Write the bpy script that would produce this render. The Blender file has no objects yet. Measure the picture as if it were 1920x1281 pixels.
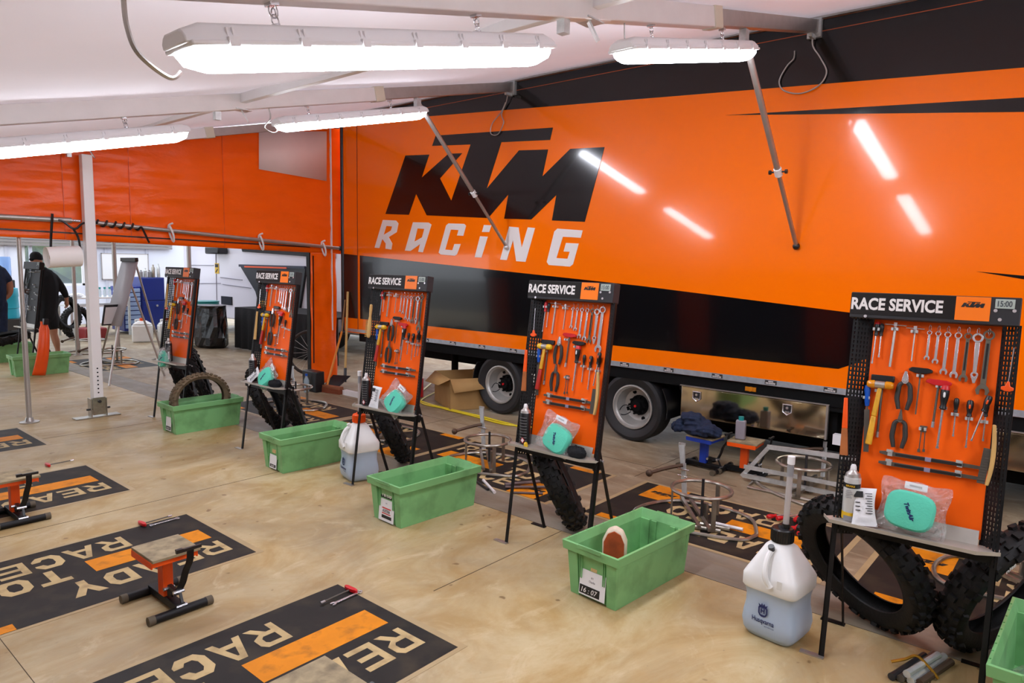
import bpy, bmesh, math, random
from math import sin, cos, pi, radians as RD, sqrt, atan2
from mathutils import Vector, Matrix, Euler
random.seed(7)
SC = bpy.context.scene
COL = SC.collection

# ---------------------------------------------------------------- camera
YAW, PITCH, ROLL, CAMH = -.70527, .110675, .0187936, 1.65
_f = Vector((sin(YAW)*cos(PITCH), cos(YAW)*cos(PITCH), -sin(PITCH)))
_r = Vector((cos(YAW), -sin(YAW), 0)); _u = _r.cross(_f)
_r2 = _r*cos(ROLL)+_u*sin(ROLL); _u2 = _u*cos(ROLL)-_r*sin(ROLL)
cam = bpy.data.cameras.new('camera'); cam.sensor_width = 36; cam.lens = 1295.85/1920*36
cam.clip_start = .05; cam.clip_end = 200
camo = bpy.data.objects.new('camera', cam); COL.objects.link(camo)
camo.matrix_world = Matrix(((_r2.x, _u2.x, -_f.x, 0), (_r2.y, _u2.y, -_f.y, 0), (_r2.z, _u2.z, -_f.z, CAMH), (0, 0, 0, 1)))
SC.camera = camo
# ---------------------------------------------------------------- sky, exposure
SC.view_settings.view_transform = 'Standard'; SC.view_settings.look = 'None'
SC.view_settings.gamma = 1; SC.view_settings.use_curve_mapping = False
SC.view_settings.exposure = 0.34
world = bpy.data.worlds.new('overcast'); SC.world = world; world.use_nodes = True
world.node_tree.nodes['Background'].inputs[0].default_value = (.86, .92, 1.0, 1)
world.node_tree.nodes['Background'].inputs[1].default_value = 2.3
LAMP_POWER = 34.0

# ---------------------------------------------------------------- materials
def lin(h):
    h = h.lstrip('#'); o = []
    for i in (0, 2, 4):
        c = int(h[i:i+2], 16)/255
        o.append(c/12.92 if c <= .04045 else ((c+.055)/1.055)**2.4)
    return (*o, 1)
MATS = {}
def mat(name, col, rough=.5, metal=0, var=0, scale=8, bump=0, bscale=40, dirt=None, dscale=3, damt=.5, alpha=1, trans=0, emit=None, coat=0, stretch=(1, 1, 1), spec=.5, sss=0):
    if name in MATS: return MATS[name]
    m = bpy.data.materials.new(name); m.use_nodes = True; nt = m.node_tree; N = nt.nodes; L = nt.links
    b = N['Principled BSDF']; c = lin(col)
    I = b.inputs
    I['Base Color'].default_value = c; I['Roughness'].default_value = rough; I['Metallic'].default_value = metal
    I['Specular IOR Level'].default_value = spec
    if coat: I['Coat Weight'].default_value = coat; I['Coat Roughness'].default_value = .05
    if trans: I['Transmission Weight'].default_value = trans
    if alpha < 1: I['Alpha'].default_value = alpha
    if emit: I['Emission Color'].default_value = lin(emit[0]); I['Emission Strength'].default_value = emit[1]
    tc = N.new('ShaderNodeTexCoord'); mp = N.new('ShaderNodeMapping'); mp.inputs['Scale'].default_value = stretch
    L.new(tc.outputs['Object'], mp.inputs[0])
    def noise(s, d=4):
        n = N.new('ShaderNodeTexNoise'); n.inputs['Scale'].default_value = s; n.inputs['Detail'].default_value = d
        L.new(mp.outputs[0], n.inputs[0]); return n
    out = None
    if var:
        n = noise(scale); r = N.new('ShaderNodeMapRange'); r.inputs[3].default_value = 1-var; r.inputs[4].default_value = 1+var
        r.inputs[1].default_value = .3; r.inputs[2].default_value = .7
        L.new(n.outputs[0], r.inputs[0])
        h = N.new('ShaderNodeVectorMath'); h.operation = 'SCALE'; h.inputs[0].default_value = c[:3]; L.new(r.outputs[0], h.inputs['Scale'])
        out = h.outputs[0]
    if dirt:
        n = noise(dscale, 8); r = N.new('ShaderNodeMapRange'); r.inputs[1].default_value = .5; r.inputs[2].default_value = .72; r.inputs[4].default_value = damt
        L.new(n.outputs[0], r.inputs[0])
        x = N.new('ShaderNodeMix'); x.data_type = 'RGBA'; L.new(r.outputs[0], x.inputs[0])
        if out: L.new(out, x.inputs[6])
        else: x.inputs[6].default_value = c
        x.inputs[7].default_value = lin(dirt); out = x.outputs[2]
    if out: L.new(out, I['Base Color'])
    if bump:
        n = noise(bscale, 5); bp = N.new('ShaderNodeBump'); bp.inputs['Strength'].default_value = bump; bp.inputs['Distance'].default_value = .01
        L.new(n.outputs[0], bp.inputs['Height']); L.new(bp.outputs[0], I['Normal'])
    MATS[name] = m
    return m

M_BLACK = mat('black_powdercoat', '#0e0e10', .5, var=.1, spec=.3)
M_ORANGE = mat('orange_panel', '#ff6406', .45, spec=.25, var=.03, scale=3)
M_TRUCK = mat('orange_bodywork', '#ff7600', .17, coat=.4, bump=.006, bscale=3, spec=.25)
M_TRUCKB = mat('black_bodywork', '#0a0a0d', .14, coat=.3, spec=.4)
M_WHITE = mat('white_vinyl', '#e8e4e2', .3)
M_CHROME = mat('chrome', '#d6d6da', .25, .85, var=.05)
M_DSTEEL = mat('dark_steel', '#6a665f', .42, .7, var=.1)
M_STEEL = mat('worn_steel', '#a8a297', .30, .85, var=.15, scale=20, dirt='#6a6052', dscale=9)
M_GALV = mat('galvanised_steel', '#d2d6d6', .38, .6, var=.12, scale=25)
M_ALU = mat('brushed_aluminium', '#b8b4b0', .4, .85, var=.06, scale=15)
M_ALUW = mat('pale_aluminium', '#e9e6e6', .45, .1, var=.03)
M_RUB = mat('black_rubber', '#100f0f', .6, spec=.3, var=.25, scale=15, bump=.2, bscale=60)
M_RUBD = mat('muddy_rubber', '#6b5a44', .85, var=.25, scale=12, bump=.3, bscale=60)
M_BLKPL = mat('black_plastic', '#17171a', .35)
M_GREYPL = mat('grey_plastic', '#2c2a28', .55)
M_RED = mat('red_plastic', '#c5161d', .35)
M_YEL = mat('yellow_plastic', '#e0b425', .4, var=.1)
M_AMBER = mat('amber_plastic', '#d98a10', .2)
M_BLUE = mat('blue_plastic', '#0f55c0', .3)
M_ORPL = mat('orange_plastic', '#f2560e', .35, var=.06)
M_WOOD = mat('pale_wood', '#c8a160', .6, var=.12, scale=12, stretch=(8, 8, 1))
M_YWOOD = mat('yellow_painted_wood', '#dda52a', .45, var=.1, scale=30, dirt='#7a5a20', dscale=25, damt=.4)
M_GREEN = mat('green_plastic', '#79b576', .42, var=.05, scale=3, dirt='#3c5c36', dscale=6, damt=.55, bump=.03)
M_GREEND = mat('green_plastic_dark', '#4f9a55', .45, var=.05)
M_JUG = mat('milky_plastic', '#e6e6e4', .35, var=.03, spec=.4)
M_FLUID = mat('milky_plastic_blue_fluid', '#a9bace', .35, var=.03)
M_NAVYP = mat('navy_print', '#15235c', .4)
M_CLEAR = mat('clear_film', '#ffffff', .12, bump=1.0, bscale=22)
_nt = M_CLEAR.node_tree; _N = _nt.nodes; _bp = [n for n in _N if n.type == 'BUMP'][0]; _bp.inputs['Distance'].default_value = .03
_tp = _N.new('ShaderNodeBsdfTransparent'); _gl = _N.new('ShaderNodeBsdfGlossy'); _gl.inputs['Roughness'].default_value = .12; _df = _N.new('ShaderNodeBsdfDiffuse')
_lw = _N.new('ShaderNodeLayerWeight'); _lw.inputs[0].default_value = .35; _rm = _N.new('ShaderNodeMapRange'); _rm.inputs[3].default_value = .05; _rm.inputs[4].default_value = .75
_m1 = _N.new('ShaderNodeMixShader'); _m1.inputs[0].default_value = .10; _m2 = _N.new('ShaderNodeMixShader')
for _a, _b in ((_bp.outputs[0], _gl.inputs['Normal']), (_bp.outputs[0], _lw.inputs['Normal']), (_lw.outputs['Facing'], _rm.inputs[0]), (_tp.outputs[0], _m1.inputs[1]), (_df.outputs[0], _m1.inputs[2]), (_rm.outputs[0], _m2.inputs[0]), (_m1.outputs[0], _m2.inputs[1]), (_gl.outputs[0], _m2.inputs[2]), (_m2.outputs[0], _N['Material Output'].inputs[0])): _nt.links.new(_a, _b)
M_TUBE = mat('clear_tube', '#c9c4c4', .15, alpha=.6, spec=.7)
M_FOAM = mat('turquoise_foam', '#58c8ab', .8, var=.06, bump=.2, bscale=120)
M_PAPER = mat('white_paper', '#e6e6e8', .6)
M_PAPERD = mat('printed_black', '#141416', .5)
M_GREYTX = mat('grey_print', '#8a8a8e', .5)
M_LCD = mat('lcd_panel', '#a9b5ae', .25)
M_LCDT = mat('lcd_digits', '#39424a', .4)
M_TRAY = mat('brushed_tray_steel', '#bcb8b0', .42, .55, var=.1, scale=10)
M_CARD = mat('cardboard', '#b08a55', .8, var=.06)
M_DUTCH = mat('light_fitting_grey', '#f0f0f3', .4)
M_LAMP = mat('lit_diffuser', '#ffffff', .4, emit=('#eff3ff', LAMP_POWER))
M_CANVAS = mat('white_canopy_fabric', '#f3f1f6', .7, var=.03, scale=1.2, bump=.12, bscale=1.5)
_nt = M_CANVAS.node_tree; _tr = _nt.nodes.new('ShaderNodeBsdfTranslucent'); _tr.inputs[0].default_value = lin('#efe6e6'); _mx = _nt.nodes.new('ShaderNodeMixShader'); _mx.inputs[0].default_value = .32
_nt.links.new(_nt.nodes['Principled BSDF'].outputs[0], _mx.inputs[1]); _nt.links.new(_tr.outputs[0], _mx.inputs[2]); _nt.links.new(_mx.outputs[0], _nt.nodes['Material Output'].inputs[0])
M_TARP = mat('orange_tarpaulin', '#ff6200', .3, spec=.35, var=.04, scale=4, bump=1.0, bscale=5, stretch=(1, 1, 2.4))
M_TARPW = mat('pale_window_flap', '#f2d3cb', .55, var=.04, scale=3, bump=.1, bscale=8)
M_JEANS = mat('navy_cloth', '#16243f', .9, var=.2, scale=15, bump=.6, bscale=18)
M_CLOTHB = mat('black_cloth', '#0c0d12', .95, var=.15, bump=.3, bscale=20)
M_CLOTHG = mat('dark_grey_cloth', '#3a3b40', .95, var=.3, scale=20, bump=.5)
M_SKIN = mat('skin', '#a8755a', .55)
M_TRUCKW = mat('white_cab_paint', '#dcd8e2', .25, coat=.3)
M_WALLW = mat('white_unit_wall', '#dfe3f0', .5)
M_BLUEST = mat('blue_tool_steel', '#12297c', .35)
M_LBLUE = mat('pale_blue_drawer', '#8fa6cc', .35)
M_BAG = mat('black_bin_liner', '#131316', .22, bump=1.0, bscale=9)
M_TEAL = mat('teal_plastic', '#1c8f8e', .4)
M_GUN = mat('gunmetal', '#3b3b3e', .4, .6)
M_BRIST = mat('brown_bristle', '#7c3a1c', .9, bump=.8, bscale=90)
M_REDD = mat('dark_red_handle', '#b0261b', .45)
M_MIRROR = mat('polished_steel', '#cfc4ae', .09, 1, bump=.02, bscale=4)
M_UNDER = mat('chassis_black', '#060607', .8, spec=.2)
M_TYRET = mat('truck_tyre', '#1c1c1e', .6, var=.15, scale=6)
M_RIM = mat('painted_rim', '#b5b3ae', .4, .5, var=.06)
M_STRIP = mat('reflective_strip', '#a9b0b8', .35, .4, var=.12, scale=30)

def floor_mat(name, base, warm, dark, gloss, stretch, dots=True):
    m = bpy.data.materials.new(name); m.use_nodes = True; nt = m.node_tree; N = nt.nodes; L = nt.links
    b = N['Principled BSDF']; tc = N.new('ShaderNodeTexCoord')
    def mapn(s, sc, det=6, dist=0, rough=.6):
        mp = N.new('ShaderNodeMapping'); mp.inputs['Scale'].default_value = s; L.new(tc.outputs['Object'], mp.inputs[0])
        n = N.new('ShaderNodeTexNoise'); n.inputs['Scale'].default_value = sc; n.inputs['Detail'].default_value = det
        n.inputs['Roughness'].default_value = rough; n.inputs['Distortion'].default_value = dist; L.new(mp.outputs[0], n.inputs[0]); return n.outputs[0]
    def ramp(src, a, bb, lo=0, hi=1):
        r = N.new('ShaderNodeMapRange'); r.inputs[1].default_value = a; r.inputs[2].default_value = bb; r.inputs[3].default_value = lo; r.inputs[4].default_value = hi
        L.new(src, r.inputs[0]); return r.outputs[0]
    def mix(f, a, bb):
        x = N.new('ShaderNodeMix'); x.data_type = 'RGBA'; L.new(f, x.inputs[0])
        for i, v in ((6, a), (7, bb)):
            if isinstance(v, str): x.inputs[i].default_value = lin(v)
            else: L.new(v, x.inputs[i])
        return x.outputs[2]
    c = mix(ramp(mapn(stretch, 1.7, 9, 1.6, .68), .38, .62), base, warm)
    c = mix(ramp(mapn((1, 1, 1), .7, 6, .8), .42, .70, 0, .7), c, dark)
    c = mix(ramp(mapn(tuple(s*3 for s in stretch), 6, 6, .6), .5, .75, 0, .45), c, warm)
    c = mix(ramp(mapn(stretch, 3.1, 9, 2.0, .7), .55, .75, 0, .5), c, '#d8c9a8' if dots else '#a89678')
    if dots:
        c = mix(ramp(mapn((1, 1, 1), 9, 2), .70, .74, 0, .75), c, '#6b4f2c')
    c = mix(ramp(mapn((1, 1, 1), 30, 3), .68, .76, 0, .5), c, dark)
    L.new(c, b.inputs['Base Color'])
    L.new(ramp(mapn((1, 1, 1), 2.5, 6), .3, .7, gloss, gloss+.25), b.inputs['Roughness'])
    bp = N.new('ShaderNodeBump'); bp.inputs['Strength'].default_value = .08; bp.inputs['Distance'].default_value = .005
    L.new(mapn(stretch, 12, 6), bp.inputs['Height']); L.new(bp.outputs[0], b.inputs['Normal'])
    return m
M_FLOORF = floor_mat('varnished_plywood', '#c0ae86', '#a98c58', '#85745a', .36, (1.0, .55, 1))
M_FLOORB = floor_mat('worn_plywood', '#aa9b80', '#8d775a', '#635643', .44, (.5, 1.3, 1))
M_FLOORG = floor_mat('grey_board', '#8f8779', '#7a6c58', '#5c564e', .42, (.4, 1.4, 1), False)
M_MATD = mat('dark_mat_film', '#1f1c19', .6, spec=.25, var=.25, scale=5, dirt='#3d3528', dscale=6, damt=.7)
M_MATO = mat('orange_mat_film', '#d98409', .6, spec=.25, var=.12, scale=7, dirt='#7a4c1e', dscale=14, damt=.6)
M_MATL = mat('cream_mat_film', '#bda576', .6, spec=.3, var=.12, scale=7, dirt='#7d6746', dscale=12, damt=.6)
M_MATB = mat('film_margin', '#a8926a', .4, var=.1, scale=8)

# ---------------------------------------------------------------- mesh helpers
def rot(ax, deg): return Matrix.Rotation(RD(deg), 4, ax)
def TR(*p): return Matrix.Translation(p)
class MB:
    def __init__(s): s.v = []; s.f = []; s.mi = []; s.m = Matrix.Identity(4); s.mat = 0
    def add(s, vs, fs):
        o = len(s.v); s.v += [tuple(s.m @ Vector(v)) for v in vs]
        s.f += [tuple(o+i for i in f) for f in fs]; s.mi += [s.mat]*len(fs); return s
    def box(s, x0, x1, y0, y1, z0, z1):
        return s.add([(x0,y0,z0),(x1,y0,z0),(x1,y1,z0),(x0,y1,z0),(x0,y0,z1),(x1,y0,z1),(x1,y1,z1),(x0,y1,z1)],
                     [(0,3,2,1),(4,5,6,7),(0,1,5,4),(1,2,6,5),(2,3,7,6),(3,0,4,7)])
    def frustum(s, a, z0, b, z1):   # two rectangles (x0,x1,y0,y1)
        return s.add([(a[0],a[2],z0),(a[1],a[2],z0),(a[1],a[3],z0),(a[0],a[3],z0),(b[0],b[2],z1),(b[1],b[2],z1),(b[1],b[3],z1),(b[0],b[3],z1)],
                     [(0,3,2,1),(4,5,6,7),(0,1,5,4),(1,2,6,5),(2,3,7,6),(3,0,4,7)])
    def frame(s, p0, p1, up=(0, 0, 1)):
        p0 = Vector(p0); p1 = Vector(p1); d = (p1-p0).normalized(); u = Vector(up)
        if abs(d.dot(u)) > .98: u = Vector((0, 1, 0))
        x = u.cross(d).normalized(); y = d.cross(x); return x, y, d
    def bar(s, p0, p1, w, h=None, up=(0, 0, 1), w1=None, h1=None):
        h = h or w; w1 = w1 or w; h1 = h1 or h; x, y, d = s.frame(p0, p1, up); p0 = Vector(p0); p1 = Vector(p1)
        vs = [p+x*(a*ww/2)+y*(b*hh/2) for p, ww, hh in ((p0, w, h), (p1, w1, h1)) for a, b in ((-1,-1),(1,-1),(1,1),(-1,1))]
        return s.add(vs, [(0,3,2,1),(4,5,6,7),(0,1,5,4),(1,2,6,5),(2,3,7,6),(3,0,4,7)])
    def cyl(s, p0, p1, r0, r1=None, n=12):
        r1 = r0 if r1 is None else r1; x, y, d = s.frame(p0, p1); vs = []
        for p, r in ((Vector(p0), r0), (Vector(p1), r1)):
            vs += [p+x*(r*cos(2*pi*i/n))+y*(r*sin(2*pi*i/n)) for i in range(n)]
        return s.add(vs, [(i,(i+1)%n,n+(i+1)%n,n+i) for i in range(n)]+[tuple(range(n-1,-1,-1)), tuple(range(n,2*n))])
    def tube(s, pts, r, n=8, closed=False):
        P = [Vector(p) for p in pts]; k = len(P); vs = []; px = None
        for i, p in enumerate(P):
            a = P[(i-1) % k] if closed or i else P[0]; b = P[(i+1) % k] if closed or i < k-1 else P[-1]
            d = (b-a).normalized()
            if px is None:
                u = Vector((0, 0, 1)) if abs(d.z) < .9 else Vector((0, 1, 0)); x = u.cross(d).normalized()
            else: x = (px-d*px.dot(d)).normalized()
            px = x; y = d.cross(x); rr = r[i] if isinstance(r, (list, tuple)) else r
            vs += [p+x*(rr*cos(2*pi*j/n))+y*(rr*sin(2*pi*j/n)) for j in range(n)]
        fs = [(i*n+j, i*n+(j+1)%n, ((i+1)%k)*n+(j+1)%n, ((i+1)%k)*n+j) for i in range(k if closed else k-1) for j in range(n)]
        if not closed: fs += [tuple(range(n-1,-1,-1)), tuple((k-1)*n+j for j in range(n))]
        return s.add(vs, fs)
    def lathe(s, prof, n=24, cap=True, a0=0, a1=2*pi):   # (r,z) about z
        full = abs(a1-a0-2*pi) < 1e-6; m = n if full else n+1; k = len(prof)
        vs = [(r*cos(a0+(a1-a0)*i/n), r*sin(a0+(a1-a0)*i/n), z) for i in range(m) for r, z in prof]
        fs = [(i*k+j, ((i+1)%m)*k+j, ((i+1)%m)*k+j+1, i*k+j+1) for i in range(n) for j in range(k-1)]
        if cap and full:
            if prof[0][0] > 1e-5: fs.append(tuple(i*k for i in range(n-1,-1,-1)))
            if prof[-1][0] > 1e-5: fs.append(tuple(i*k+k-1 for i in range(n)))
        return s.add(vs, fs)
    def prism(s, poly, z0, z1):
        n = len(poly); return s.add([(x, y, z0) for x, y in poly]+[(x, y, z1) for x, y in poly],
            [tuple(range(n-1,-1,-1)), tuple(range(n,2*n))]+[(i,(i+1)%n,n+(i+1)%n,n+i) for i in range(n)])
    def ball(s, c, r, sc=(1,1,1), n=12, k=8):
        c = Vector(c); vs = []
        for i in range(k+1):
            t = pi*i/k
            for j in range(n):
                a = 2*pi*j/n; vs.append((c.x+r*sc[0]*sin(t)*cos(a), c.y+r*sc[1]*sin(t)*sin(a), c.z+r*sc[2]*cos(t)))
        return s.add(vs, [(i*n+j,(i+1)*n+j,(i+1)*n+(j+1)%n,i*n+(j+1)%n) for i in range(k) for j in range(n)])
    def mesh(s, name, mats, smooth=35):
        me = bpy.data.meshes.new(name); me.from_pydata(s.v, [], s.f); me.validate()
        for m in (mats if isinstance(mats, (list, tuple)) else [mats]): me.materials.append(m)
        if len(me.polygons) == len(s.mi): me.polygons.foreach_set('material_index', s.mi)
        bm = bmesh.new(); bm.from_mesh(me); bmesh.ops.recalc_face_normals(bm, faces=bm.faces); bm.to_mesh(me); bm.free()
        if smooth: me.polygons.foreach_set('use_smooth', [True]*len(me.polygons)); me.set_sharp_from_angle(angle=RD(smooth))
        me.update(); return me
    def build(s, name, mats, parent=None, bevel=0, smooth=35, sub=0, solid=0):
        o = bpy.data.objects.new(name, s.mesh(name, mats, smooth)); COL.objects.link(o)
        if parent: o.parent = parent
        if solid: md = o.modifiers.new('thick', 'SOLIDIFY'); md.thickness = solid
        if bevel: md = o.modifiers.new('edge', 'BEVEL'); md.width = bevel; md.segments = 2; md.limit_method = 'ANGLE'; md.angle_limit = RD(40)
        if sub: md = o.modifiers.new('smooth', 'SUBSURF'); md.levels = sub; md.render_levels = sub
        return o
def tag(o, label, cat, group=None, kind=None):
    o['label'] = label; o['category'] = cat
    if group: o['group'] = group
    if kind: o['kind'] = kind
    return o
def struct(o, label=None, cat=None):
    o['kind'] = 'structure'
    if label: o['label'] = label
    if cat: o['category'] = cat
    return o
def thing(name, label, cat, M=None, group=None):
    o = bpy.data.objects.new(name, None); COL.objects.link(o); o.empty_display_size = .1
    if M is not None: o.matrix_world = M
    return tag(o, label, cat, group)
def copy_tree(o, parent=None):
    c = o.copy(); COL.objects.link(c); c.parent = parent
    if parent: c.matrix_parent_inverse = o.matrix_parent_inverse.copy()
    for ch in list(KIDS.get(o.name, [])): copy_tree(ch, c)
    return c
KIDS = {}
def index_kids(o):   # remember the children so that copies are quick
    KIDS[o.name] = list(o.children)
    for c in o.children: index_kids(c)
PROTO = {}
def inst(key, maker, M, label, cat, group=None):
    if key not in PROTO:
        o = maker(); index_kids(o); PROTO[key] = o
    else: o = copy_tree(PROTO[key])
    o.matrix_world = M; tag(o, label, cat)
    if group: o['group'] = group
    elif 'group' in o: del o['group']
    return o
# filled outlines with holes, and text, as meshes
def outline_mesh(name, contours, thick, mats, parent=None, M=None):
    """contours: list of (x,y) loops in a plane; holes are inner loops. Extruded +-thick/2 about z=0."""
    cu = bpy.data.curves.new(name, 'CURVE'); cu.dimensions = '2D'; cu.fill_mode = 'BOTH'; cu.extrude = thick/2
    for c in contours:
        sp = cu.splines.new('POLY'); sp.points.add(len(c)-1)
        for p, (x, y) in zip(sp.points, c): p.co = (x, y, 0, 1)
        sp.use_cyclic_u = True
    return _curve_obj(name, cu, mats, parent, M)
def _curve_obj(name, cu, mats, parent, M):
    t = bpy.data.objects.new('tmp', cu); COL.objects.link(t)
    dg = bpy.context.evaluated_depsgraph_get(); me = bpy.data.meshes.new_from_object(t.evaluated_get(dg))
    bpy.data.objects.remove(t); bpy.data.curves.remove(cu)
    if M is not None: me.transform(M)
    me.materials.clear(); me.materials.append(mats); me.name = name
    o = bpy.data.objects.new(name, me); COL.objects.link(o)
    if parent: o.parent = parent
    return o
def text(name, s, size, mats, parent=None, M=None, bold=0, align='CENTER', shear=0, thick=.001, xs=1):
    cu = bpy.data.curves.new(name, 'FONT'); cu.body = s; cu.size = size; cu.offset = bold; cu.align_x = align; cu.align_y = 'CENTER'
    cu.shear = shear; cu.extrude = thick/2; cu.resolution_u = 3
    m = Matrix.Diagonal((xs, 1, 1, 1))
    return _curve_obj(name, cu, mats, parent, (M @ m) if M is not None else m)
# plane facing -Y: local (x,y) -> (x,0,z)
FRONT = Matrix(((1,0,0,0),(0,0,-1,0),(0,1,0,0),(0,0,0,1)))
KTMC = [(-6.520,2.931),(-6.101,2.906),(-6.231,2.650),(-5.781,2.888),(-5.563,2.875),(-5.918,2.622),(-5.729,2.360),(-5.434,2.957),(-6.052,3.000),(-5.993,3.110),(-4.301,3.013),(-4.332,2.896),(-4.982,2.938),(-5.185,2.464),(-4.736,2.831),(-4.355,2.805),(-4.420,2.544),(-4.081,2.786),(-3.684,2.766),(-3.884,2.077),(-4.284,2.101),(-4.237,2.350),(-4.552,2.118),(-4.924,2.136),(-4.871,2.388),(-5.156,2.150),(-6.139,2.210),(-6.326,2.469),(-6.456,2.226),(-6.895,2.251)]
# the same mark, level and one unit wide, centred on the origin
KTMU = [((x+5.29)/3.21, (z-2.59+(x+5.29)*.048)/3.21) for x, z in KTMC]
def ktm(name, w, mats, parent, M, thick=.001):
    return outline_mesh(name, [[(x*w, y*w) for x, y in KTMU]], thick, mats, parent, M)
# ================================================================ SETTING
def slab(name, x0, x1, y0, y1, z0, z1, m):
    o = MB().box(x0, x1, y0, y1, z0, z1).build(name, m, smooth=0); return struct(o)
struct(MB().box(-26, 7, -6, 3.387, -.05, 0).build('floor', M_FLOORF, smooth=0), 'pale varnished plywood floor in front of the tool stands', 'floor')
struct(MB().box(-26, 7, 3.393, 3.728, -.05, 0).build('floor', M_FLOORG, smooth=0), 'grey worn board strip running behind the tool stands', 'floor')
struct(MB().box(-26, 7, 3.731, 14, -.05, 0).build('floor', M_FLOORB, smooth=0), 'dull worn plywood floor beside and under the trailer', 'floor')
slab('floor', -60, 40, -40, 60, -.12, -.055, mat('asphalt', '#6c6a66', .9, var=.2))
# fine seams between the plywood sheets
def seam(n, x0, x1, y0, y1):
    struct(MB().box(x0, x1, y0, y1, -.002, .0012).build('trim_%d' % n, mat('seam_dirt', '#4a3c28', .8), smooth=0))
seam(1, -2.45, -2.446, 2.3, 3.387); seam(2, -4.80, -4.797, -2, 3.387); seam(3, -.40, -.396, 1, 3.387); seam(4, -7.2, -7.197, -2, 3.387)
seam(5, -9, 2, .73, .7325); seam(6, -5.2, -5.197, 4.7, 6); seam(7, -2.7, -2.697, 4.7, 6); seam(8, -9, -2, 5.02, 5.023)

BS = .235                                    # slope of the awning
def zb(y): return 2.446+BS*(y-1.44)          # underside of a beam
def canopy():
    b = MB(); nx, ny = 56, 32; x0, x1, y0, y1 = -7.98, 6.2, -2.6, 5.63
    vs = []
    for j in range(ny+1):
        for i in range(nx+1):
            x = x0+(x1-x0)*i/nx; y = y0+(y1-y0)*j/ny
            ph = ((x+1.826) % 3.0045)/3.0045
            vs.append((x, y, zb(y)+.125-.05*sin(pi*ph)*sin(pi*min(1, max(0, (y+2.6)/8.2)))+.006*sin(x*5+y*2)*(1-abs(j/ny-.5))))
    b.add(vs, [(j*(nx+1)+i, j*(nx+1)+i+1, (j+1)*(nx+1)+i+1, (j+1)*(nx+1)+i) for j in range(ny) for i in range(nx)])
    o = b.build('ceiling', M_CANVAS, solid=.004); struct(o, 'white awning canopy sloping down from the trailer roof', 'ceiling')
canopy()
struct(MB().box(-14.5, -8.0, -2.6, 6.6, 2.95, 2.96).build('ceiling', M_CANVAS, smooth=0), 'unseen white canopy added to dim the far bay', 'ceiling')  # out of view, added to cut the daylight in the far bay
for nm, a in (('wall_back_unseen', (-12, 6.2, -2.66, -2.62)), ('wall_right_unseen', (6.2, 6.24, -2.66, 5.6))):
    slab(nm, *a, 0, 2.5 if nm == 'wall_back_unseen' else 3.3, mat('dark_unseen_fabric', '#2b2a2d', .85, var=.1))  # unseen dark walls, added to darken reflections and hold back daylight

# ---- awning beams (each a thing): box section, thinner telescoped end, collar, bracket
def beam(X, label):
    t = thing('awning_beam', label, 'beam', TR(X, 0, 0), 'sloping awning beams')
    def P(y, dz=0): return (0, y, zb(y)+dz)
    MB().bar(P(-2.5, .055), P(3.86, .055), .075, .11).build('outer_tube', M_ALUW, t, bevel=.004)
    MB().bar(P(3.8, .055), P(5.60, .055), .062, .092).build('inner_tube', M_ALU, t, bevel=.003)
    MB().bar(P(3.80, .055), P(3.90, .055), .088, .122).build('collar', mat('cream_plastic', '#d8d0bd', .5), t, bevel=.006)
    MB().box(-.05, .05, 5.585, 5.618, zb(5.6)-.03, zb(5.6)+.11).box(-.012, .012, 5.50, 5.60, zb(5.55)-.03, zb(5.55)+.0).build('wall_bracket', M_GALV, t)
    b = MB().box(-.045, .045, 2.56, 2.68, zb(2.62)-.006, zb(2.62)+.0); b.bar((.0, 2.62, zb(2.62)), (.03, 2.66, zb(2.62)-.085), .03, .008)
    b.box(-.02, .02, 2.42, 2.46, zb(2.44)-.06, zb(2.44)).build('purlin_bracket', M_GALV, t)
    return t
XB = [-7.84, -4.835, -1.826, 1.18, 4.18]
BL = ['aluminium beam along the top of the orange end curtain', 'pale aluminium beam meeting the trailer above the big black logo', 'pale aluminium beam along the top of the picture with the largest lamp under it']
beam(XB[0], BL[0]); beam(XB[1], BL[1]); beam(XB[2], BL[2])
for x in XB[3:]: beam(x, 'aluminium awning beam outside the right of the picture')
PLAB = ['thin purlin joining the curtain beam to the middle beam', 'thin purlin joining the two beams behind the largest lamp', 'thin purlin leaving the top edge to the upper right', 'thin purlin outside the right of the picture']
for i in range(4):
    b = MB(); b.bar((XB[i]+.03, 2.62, zb(2.62)+.075), (XB[i+1]-.03, 2.62, zb(2.62)+.075), .045, .065)
    tag(b.build('awning_purlin', M_ALUW, bevel=.003), PLAB[i], 'purlin', 'purlins between the awning beams')

# ---- diagonal struts from the beams to the trailer wall
def strut(X, label):
    a = Vector((X, 4.30, zb(4.3)-.02)); c = Vector((X-.035, 5.595, 1.845)); k = a.lerp(c, .60)
    t = thing('awning_strut', label, 'strut', None, 'struts bracing the beams off the trailer')
    MB().cyl(a, k, .021).build('upper_tube', M_ALU, t); MB().cyl(k, c, .0165).build('lower_tube', M_ALU, t)
    d = (c-a).normalized()
    b = MB().cyl(k-d*.03, k+d*.03, .028).build('clamp_collar', M_ALUW, t)
    for s in (-1, 1):
        MB().cyl(k+Vector((s*.02, 0, 0)), k+Vector((s*.055, 0, 0)), .006).cyl(k+Vector((s*.05, 0, 0)), k+Vector((s*.065, 0, 0)), .016, n=8).build('clamp_knob', M_BLKPL, t)
    MB().box(a.x-.022, a.x+.022, a.y-.02, a.y+.03, a.z-.05, a.z+.022).build('hinge_bracket', M_GALV, t)
    MB().ball((c.x, 5.60, c.z-.01), .028).build('wall_socket', M_BLKPL if X > -3 else M_GALV, t)
strut(XB[2], 'grey telescopic strut ending on the plain orange bodywork at right')
strut(XB[1], 'grey telescopic strut crossing the big black logo')
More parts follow.
